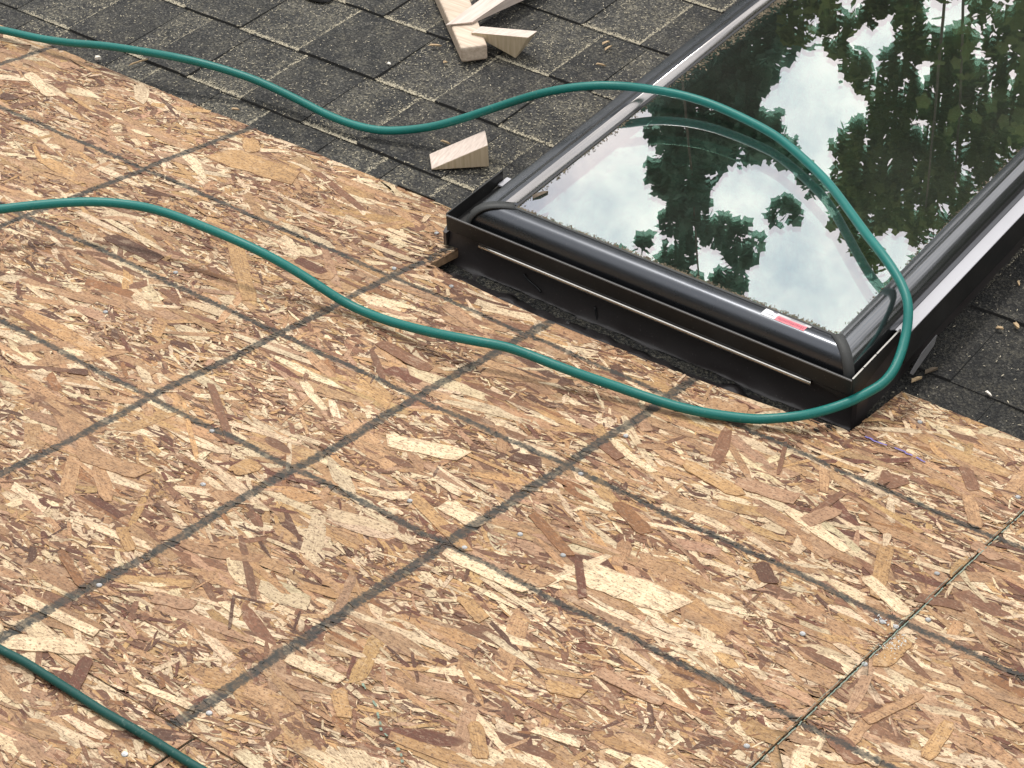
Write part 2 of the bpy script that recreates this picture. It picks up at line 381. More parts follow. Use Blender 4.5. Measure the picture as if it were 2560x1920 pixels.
# ------------------------------------------------------------------ measured layout
HOSE = [(-0.5287, 0.1552, 0.01), (-0.4772, 0.1784, 0.012), (-0.4121, 0.1863, 0.017), (-0.3502, 0.1962, 0.025), (-0.2944, 0.21, 0.034), (-0.2342, 0.2193, 0.0419), (-0.1731, 0.2265, 0.0496), (-0.123, 0.2443, 0.0482), (-0.0537, 0.2671, 0.0408), (0.0298, 0.2705, 0.0333), (0.0724, 0.2703, 0.0292), (0.1116, 0.2726, 0.0277), (0.1478, 0.2784, 0.0289), (0.1789, 0.2899, 0.0334), (0.223, 0.3088, 0.0476), (0.2662, 0.3269, 0.0699), (0.329, 0.3439, 0.1083), (0.38, 0.3474, 0.1376), (0.4223, 0.3635, 0.1543), (0.4621, 0.3832, 0.1626), (0.4992, 0.4094, 0.162), (0.5422, 0.4263, 0.1615), (0.592, 0.4321, 0.1597), (0.6688, 0.4241, 0.1549), (0.7126, 0.4084, 0.1506), (0.7603, 0.3849, 0.1456), (0.8041, 0.3574, 0.1408), (0.8819, 0.2922, 0.1351), (0.9182, 0.2654, 0.1314), (0.9526, 0.243, 0.1226), (0.9766, 0.2246, 0.1125), (0.9899, 0.2102, 0.1013), (0.9997, 0.193, 0.0844), (1.0076, 0.1698, 0.0672), (1.0109, 0.149, 0.0546), (1.0076, 0.1325, 0.0439), (0.9982, 0.1153, 0.0351), (0.9894, 0.0954, 0.0289), (0.9741, 0.0761, 0.0207), (0.957, 0.0458, 0.018), (0.9289, 0.0255, 0.011), (0.9128, 0.0141, 0.009), (0.8839, -0.0016, 0.008), (0.8491, -0.0194, 0.009), (0.8102, -0.0313, 0.011), (0.7707, -0.0433, 0.015), (0.7122, -0.0663, 0.024), (0.6511, -0.08, 0.03), (0.6132, -0.0976, 0.031), (0.5541, -0.1068, 0.023), (0.5023, -0.1053, 0.014), (0.4665, -0.1038, 0.01), (0.4334, -0.1066, 0.012), (0.404, -0.114, 0.022), (0.3721, -0.1194, 0.032), (0.3427, -0.1279, 0.042), (0.3134, -0.1364, 0.05), (0.2805, -0.1431, 0.055), (0.2456, -0.1459, 0.056), (0.2097, -0.1479, 0.056), (0.1757, -0.1524, 0.056), (0.1431, -0.1587, 0.054), (0.104, -0.1784, 0.052), (0.0741, -0.2063, 0.05), (0.0489, -0.2391, 0.048), (0.0263, -0.2737, 0.046), (0.0054, -0.311, 0.045)]
HOSE2 = [(0.5854, -0.8207, 0.01), (0.6314, -0.8197, 0.01), (0.6585, -0.8173, 0.01), (0.6883, -0.8177, 0.01), (0.7248, -0.8182, 0.01), (0.7609, -0.8191, 0.01), (0.7948, -0.8179, 0.01), (0.8286, -0.8177, 0.01), (0.8625, -0.8182, 0.01), (0.8882, -0.8174, 0.01), (0.9334, -0.8154, 0.01)]
STRANDS = [(-0.35, 0.115, -0.266, 0.083, 0.019, 'c'), (0.099, -0.166, 0.187, -0.167, 0.0231, 'd'), (0.937, -0.348, 1.042, -0.332, 0.0423, 'c'), (0.926, -0.336, 0.965, -0.385, 0.0092, 'r'), (0.893, -0.221, 0.948, -0.246, 0.0193, 'o'), (0.646, -0.294, 0.725, -0.261, 0.0275, 'c'), (0.761, -0.225, 0.792, -0.213, 0.0202, 'd'), (-0.316, 0.033, -0.292, 0.036, 0.021, 'd'), (0.018, 0.114, 0.143, 0.131, 0.0513, 'g'), (0.193, -0.047, 0.333, -0.166, 0.0196, 'g'), (0.565, -0.438, 0.588, -0.441, 0.0313, 'g'), (0.434, -0.34, 0.536, -0.416, 0.0093, 'b'), (0.432, -0.538, 0.512, -0.521, 0.0265, 't'), (0.283, -0.062, 0.362, -0.05, 0.0263, 't'), (0.564, -0.605, 0.6, -0.626, 0.0123, 'g'), (0.306, -0.428, 0.324, -0.417, 0.0119, 'd'), (0.766, -0.351, 0.818, -0.353, 0.0235, 'c'), (0.819, -0.415, 0.918, -0.412, 0.02, 'c'), (0.889, -0.402, 0.928, -0.386, 0.0233, 't'), (0.733, -0.359, 0.835, -0.399, 0.0157, 'g'), (0.791, -0.379, 0.82, -0.38, 0.0146, 'b'), (0.843, -0.3, 0.914, -0.335, 0.0131, 'o'), (1.06, -0.211, 1.087, -0.234, 0.0184, 'd'), (0.989, -0.052, 0.957, 0.023, 0.005, 'b'), (1.132, 0.109, 1.161, 0.073, 0.0158, 'b'), (1.16, 0.059, 1.196, 0.007, 0.0158, 't'), (1.072, 0.024, 1.099, 0.025, 0.0318, 'b'), (1.055, -0.093, 1.058, -0.034, 0.0096, 'b'), (1.141, -0.092, 1.176, -0.182, 0.0164, 'g'), (1.031, -0.105, 1.116, -0.129, 0.0165, 'c'), (1.152, -0.156, 1.215, -0.187, 0.0169, 'c'), (1.207, -0.152, 1.249, -0.134, 0.0165, 'b'), (1.232, -0.222, 1.233, -0.28, 0.0191, 'g'), (1.058, -0.114, 1.07, -0.066, 0.0201, 'p'), (0.884, -0.653, 0.914, -0.679, 0.0151, 'g'), (0.82, -0.649, 0.879, -0.641, 0.0161, 'c'), (0.88, -0.464, 0.917, -0.48, 0.0164, 'g'), (1.002, -0.606, 1.037, -0.642, 0.0141, 'g'), (1.046, -0.579, 1.09, -0.568, 0.01, 'c'), (1.251, -0.402, 1.288, -0.419, 0.0221, 'b'), (1.276, -0.405, 1.301, -0.407, 0.0149, 'c'), (0.62, -0.805, 0.681, -0.761, 0.023, 'c'), (0.691, -0.771, 0.718, -0.818, 0.0131, 'r'), (0.752, -0.768, 0.81, -0.759, 0.0092, 'c'), (0.72, -0.627, 0.747, -0.631, 0.0113, 'c'), (0.754, -0.654, 0.722, -0.614, 0.0034, 'd'), (1.321, -0.31, 1.329, -0.373, 0.0141, 'g'), (1.306, -0.251, 1.373, -0.262, 0.0178, 't'), (0.668, -0.666, 0.706, -0.65, 0.0182, 'p'), (0.579, -0.751, 0.672, -0.741, 0.0131, 'c'), (0.552, -0.673, 0.611, -0.7, 0.0094, 'o'), (0.299, -0.045, 0.347, -0.049, 0.0176, 'r'), (0.504, -0.134, 0.586, -0.143, 0.0191, 'b'), (0.099, 0.297, 0.179, 0.27, 0.0263, 'c'), (0.506, 0.031, 0.54, 0.032, 0.0253, 'b'), (0.817, -0.136, 0.848, -0.146, 0.0149, 'b'), (0.903, -0.104, 0.981, -0.116, 0.0211, 'g'), (0.855, 0.012, 0.9, 0.028, 0.052, 't'), (0.963, -0.096, 1.029, -0.082, 0.0238, 'p'), (1.018, -0.52, 1.051, -0.507, 0.0175, 'g'), (0.016, 0.18, 0.049, 0.149, 0.0228, 'g'), (1.206, -0.024, 1.24, -0.031, 0.0179, 'p'), (1.263, -0.364, 1.283, -0.291, 0.0115, 't'), (1.041, -0.47, 1.111, -0.469, 0.0154, 'p')]
NAILS = [(0.373, 0.139), (1.202, 0.095), (1.05, 0.162), (1.203, -0.1), (1.233, -0.179), (1.201, -0.214), (1.215, -0.212), (1.221, -0.287), (1.2, -0.468), (0.826, -0.103), (0.835, -0.202), (0.856, -0.339), (0.909, -0.339), (0.738, -0.369), (0.81, -0.843), (0.824, -0.755), (0.619, -0.687), (0.83, -0.397), (0.223, -0.177), (0.237, -0.306), (0.398, 0.023), (0.476, 0.037), (0.503, -0.411), (0.568, -0.493), (1.153, -0.286)]
LOBES_A = [(-3.85, 5.06, 5.87, 0.12), (-3.07, 4.65, 6.43, 0.103), (-3.48, 6.2, 5.86, 0.067), (-3.99, 5.46, 5.82, 0.098), (-3.04, 5.29, 5.77, 0.101), (-3.47, 4.48, 6.57, 0.059), (-4.18, 5.57, 5.33, 0.066), (-3.22, 5.69, 6.3, 0.112), (-3.88, 5.43, 5.85, 0.098), (-3.89, 5.93, 5.58, 0.066), (-3.02, 5.74, 5.51, 0.092), (-3.15, 4.16, 5.93, 0.055), (-3.46, 6.39, 5.95, 0.084), (-2.94, 5.24, 6.49, 0.111), (-3.03, 4.98, 6.75, 0.104), (-3.05, 4.95, 5.97, 0.085), (-3.63, 5.32, 5.61, 0.066), (-3.72, 5.8, 5.32, 0.084), (-2.84, 4.53, 6.1, 0.054), (-2.95, 5.62, 5.5, 0.08), (-2.91, 5.11, 6.66, 0.057), (-3.0, 5.51, 5.81, 0.07), (-2.74, 4.46, 6.19, 0.087), (-3.75, 4.86, 5.83, 0.073), (-3.38, 5.65, 5.38, 0.118), (-3.5, 5.62, 6.17, 0.121), (-3.36, 5.91, 5.57, 0.094), (-3.54, 6.41, 5.8, 0.061), (-3.24, 5.28, 6.03, 0.073), (-3.6, 5.69, 6.04, 0.108), (-3.85, 5.33, 5.29, 0.115), (-3.03, 5.45, 5.65, 0.063), (-3.23, 6.04, 5.48, 0.056), (-3.9, 5.8, 5.69, 0.081), (-3.49, 5.68, 5.75, 0.066), (-3.66, 6.07, 6.01, 0.091), (-3.31, 4.24, 6.11, 0.079), (-4.0, 5.34, 5.54, 0.06), (-4.32, 6.08, 5.82, 0.121), (-3.58, 5.84, 5.34, 0.08), (-4.02, 5.5, 5.74, 0.084), (-3.55, 6.08, 5.51, 0.057), (-2.83, 5.37, 5.87, 0.06), (-3.6, 6.17, 5.74, 0.094), (-3.54, 5.68, 5.36, 0.074), (-3.55, 5.86, 6.17, 0.064), (-3.51, 6.16, 5.46, 0.094), (-3.37, 5.36, 5.44, 0.066), (-3.59, 5.45, 5.88, 0.077), (-3.77, 5.05, 5.44, 0.078), (-2.96, 4.92, 5.77, 0.112), (-4.24, 5.69, 5.62, 0.095), (-3.87, 5.81, 5.52, 0.065), (-3.49, 5.85, 6.03, 0.116), (-3.73, 6.14, 5.73, 0.089), (-3.39, 6.13, 5.41, 0.071), (-4.16, 5.67, 5.35, 0.106), (-3.24, 5.18, 5.99, 0.073), (-3.3, 5.52, 6.26, 0.115), (-4.29, 5.9, 5.72, 0.081), (-3.3, 4.66, 6.63, 0.076), (-3.96, 5.63, 5.84, 0.081), (-3.13, 5.89, 5.91, 0.062), (-3.03, 5.87, 5.56, 0.088), (-2.92, 4.89, 6.04, 0.071), (-3.89, 5.68, 5.7, 0.103), (-3.27, 4.07, 5.98, 0.074), (-3.1, 4.89, 6.36, 0.101), (-3.67, 6.11, 5.47, 0.099), (-2.84, 5.53, 6.43, 0.061), (-4.04, 6.36, 5.76, 0.087), (-3.4, 5.27, 5.51, 0.07), (-3.71, 5.47, 5.69, 0.055), (-3.57, 6.22, 6.02, 0.106), (-3.22, 5.32, 6.33, 0.059), (-3.21, 4.74, 6.71, 0.08), (-3.86, 5.77, 5.94, 0.061), (-3.81, 5.74, 5.24, 0.092), (-3.49, 5.59, 5.49, 0.098), (-3.22, 5.59, 5.58, 0.085), (-3.26, 4.46, 6.3, 0.057), (-3.29, 6.3, 6.11, 0.092), (-3.48, 5.46, 6.12, 0.093), (-3.96, 5.2, 5.49, 0.12), (-3.75, 5.2, 5.84, 0.091), (-3.5, 5.59, 5.77, 0.089), (-3.34, 5.88, 6.03, 0.068), (-3.25, 4.2, 5.92, 0.059), (-2.54, 4.5, 6.12, 0.097), (-3.1, 4.89, 6.09, 0.084), (-3.11, 4.57, 6.42, 0.058), (-3.69, 6.19, 5.95, 0.081), (-3.4, 4.74, 6.49, 0.127), (-4.24, 6.07, 5.65, 0.08), (-3.71, 5.31, 5.35, 0.104), (-3.26, 5.06, 5.68, 0.071), (-4.02, 5.39, 5.46, 0.097), (-3.12, 5.87, 5.54, 0.102), (-3.83, 5.54, 5.4, 0.114), (-2.94, 5.48, 5.85, 0.066), (-3.68, 5.53, 5.76, 0.071), (-3.53, 5.45, 5.61, 0.059), (-3.87, 5.15, 5.65, 0.056), (-3.13, 5.03, 6.37, 0.064), (-2.92, 5.04, 6.56, 0.072), (-3.82, 5.71, 6.08, 0.078), (-3.72, 4.87, 5.49, 0.078), (-3.65, 4.96, 5.58, 0.064), (-3.37, 5.3, 6.25, 0.089), (-3.17, 5.76, 5.59, 0.061), (-2.98, 4.33, 6.23, 0.076), (-3.6, 6.37, 5.9, 0.083), (-3.93, 6.02, 5.94, 0.07), (-3.6, 5.13, 5.62, 0.094), (-3.79, 5.95, 5.57, 0.078), (-3.76, 5.74, 5.5, 0.062), (-3.31, 4.31, 5.94, 0.104), (-2.75, 4.3, 6.09, 0.089), (-3.61, 5.58, 6.07, 0.089), (-2.88, 4.92, 6.51, 0.074), (-3.36, 5.15, 6.18, 0.061), (-2.54, 5.01, 5.91, 0.054), (-3.22, 5.55, 5.89, 0.098), (-3.73, 6.16, 6.0, 0.059), (-3.42, 4.59, 6.38, 0.125), (-3.31, 5.47, 5.62, 0.087), (-3.11, 5.73, 5.69, 0.1), (-4.07, 5.5, 6.0, 0.083), (-3.9, 5.74, 5.37, 0.09), (-3.32, 4.38, 6.3, 0.08), (-3.39, 5.41, 6.13, 0.091), (-4.41, 6.07, 5.79, 0.076), (-3.61, 5.78, 5.57, 0.083), (-3.46, 4.29, 6.17, 0.081), (-3.58, 5.24, 5.65, 0.108), (-3.24, 4.13, 6.1, 0.068), (-3.14, 4.54, 6.34, 0.086), (-3.65, 5.27, 5.53, 0.088), (-4.21, 5.69, 5.47, 0.057), (-3.74, 5.97, 5.97, 0.066), (-3.03, 5.63, 5.71, 0.081), (-3.05, 5.27, 6.46, 0.082), (-3.63, 6.25, 5.7, 0.061), (-3.0, 5.4, 5.82, 0.112), (-2.74, 5.3, 5.7, 0.059), (-3.14, 5.48, 5.88, 0.055), (-3.11, 4.93, 6.69, 0.106), (-3.22, 5.76, 5.7, 0.079), (-3.4, 5.36, 5.89, 0.064), (-3.45, 5.87, 5.31, 0.054), (-3.16, 5.0, 6.13, 0.064), (-2.76, 5.68, 6.4, 0.06), (-3.57, 5.57, 5.57, 0.079), (-3.4, 5.45, 5.45, 0.055), (-3.36, 5.5, 5.83, 0.075), (-3.75, 6.04, 5.65, 0.062), (-4.2, 5.7, 5.86, 0.084), (-2.85, 5.52, 6.02, 0.103), (-4.01, 5.63, 5.6, 0.059), (-4.44, 5.78, 5.84, 0.095), (-3.65, 6.0, 6.04, 0.074), (-3.73, 6.48, 5.87, 0.074), (-2.98, 4.26, 5.96, 0.074), (-3.37, 4.6, 6.6, 0.107), (-3.22, 5.61, 5.71, 0.057), (-3.52, 6.04, 5.93, 0.081), (-3.84, 5.98, 5.76, 0.058), (-3.41, 5.21, 6.15, 0.081), (-3.06, 4.81, 6.38, 0.058), (-2.78, 4.97, 6.29, 0.08), (-4.05, 6.19, 5.63, 0.081), (-3.94, 5.28, 5.87, 0.064), (-3.45, 4.25, 6.36, 0.058), (-2.95, 4.83, 5.96, 0.054), (-3.09, 5.71, 5.47, 0.056), (-3.64, 4.83, 5.7, 0.057), (-2.89, 4.75, 6.56, 0.077), (-3.28, 4.35, 6.4, 0.083), (-3.04, 5.31, 5.92, 0.059), (-3.97, 6.12, 5.85, 0.083), (-4.58, 6.04, 5.74, 0.062), (-3.35, 4.24, 5.95, 0.056), (-3.92, 5.77, 5.87, 0.082), (-2.5, 5.25, 5.83, 0.055), (-4.08, 5.64, 5.69, 0.062), (-3.4, 5.3, 6.36, 0.06), (-2.95, 5.02, 6.24, 0.07), (-3.16, 4.68, 6.08, 0.06), (-3.13, 5.16, 6.28, 0.065), (-2.94, 4.54, 6.16, 0.056), (-3.14, 5.8, 5.37, 0.053), (-2.98, 5.46, 6.05, 0.068), (-3.68, 6.16, 5.79, 0.065), (-3.31, 5.5, 5.41, 0.062), (-3.4, 5.62, 6.27, 0.092), (-3.73, 5.27, 5.42, 0.063), (-3.46, 5.68, 6.09, 0.067), (-2.94, 5.46, 5.93, 0.089), (-3.78, 5.69, 5.68, 0.063), (-3.68, 6.53, 5.91, 0.063), (-4.07, 5.97, 5.8, 0.079), (-4.0, 5.2, 5.66, 0.076), (-3.08, 5.62, 5.83, 0.062), (-3.91, 5.35, 5.93, 0.087), (-3.35, 5.72, 5.97, 0.069), (-4.2, 6.23, 5.83, 0.06), (-3.27, 5.45, 5.98, 0.071), (-4.0, 5.64, 5.26, 0.07), (-4.35, 5.74, 5.62, 0.096), (-2.66, 4.82, 6.53, 0.072), (-3.6, 4.67, 6.52, 0.066), (-3.89, 5.22, 5.5, 0.066), (-3.32, 5.31, 5.75, 0.056), (-3.58, 5.94, 5.43, 0.07), (-3.79, 6.12, 5.53, 0.071), (-3.21, 5.87, 5.57, 0.056), (-3.56, 5.48, 6.35, 0.064), (-3.83, 6.06, 5.57, 0.063), (-3.81, 5.35, 5.59, 0.064), (-3.63, 4.53, 6.26, 0.056), (-3.93, 5.19, 5.35, 0.059), (-3.56, 6.46, 5.77, 0.067), (-2.79, 5.51, 6.47, 0.058), (-4.06, 5.24, 5.84, 0.058), (-2.86, 5.67, 6.21, 0.057), (-2.98, 4.69, 6.47, 0.059), (-3.25, 4.95, 6.62, 0.067), (-3.86, 4.96, 5.86, 0.064), (-2.92, 5.06, 6.69, 0.078), (-3.24, 5.7, 6.06, 0.078), (-3.97, 5.78, 5.52, 0.057), (-3.46, 5.96, 5.74, 0.059), (-3.23, 5.32, 6.12, 0.067), (-2.85, 5.46, 5.79, 0.084), (-3.54, 6.08, 5.42, 0.072), (-3.24, 5.69, 5.72, 0.059)]
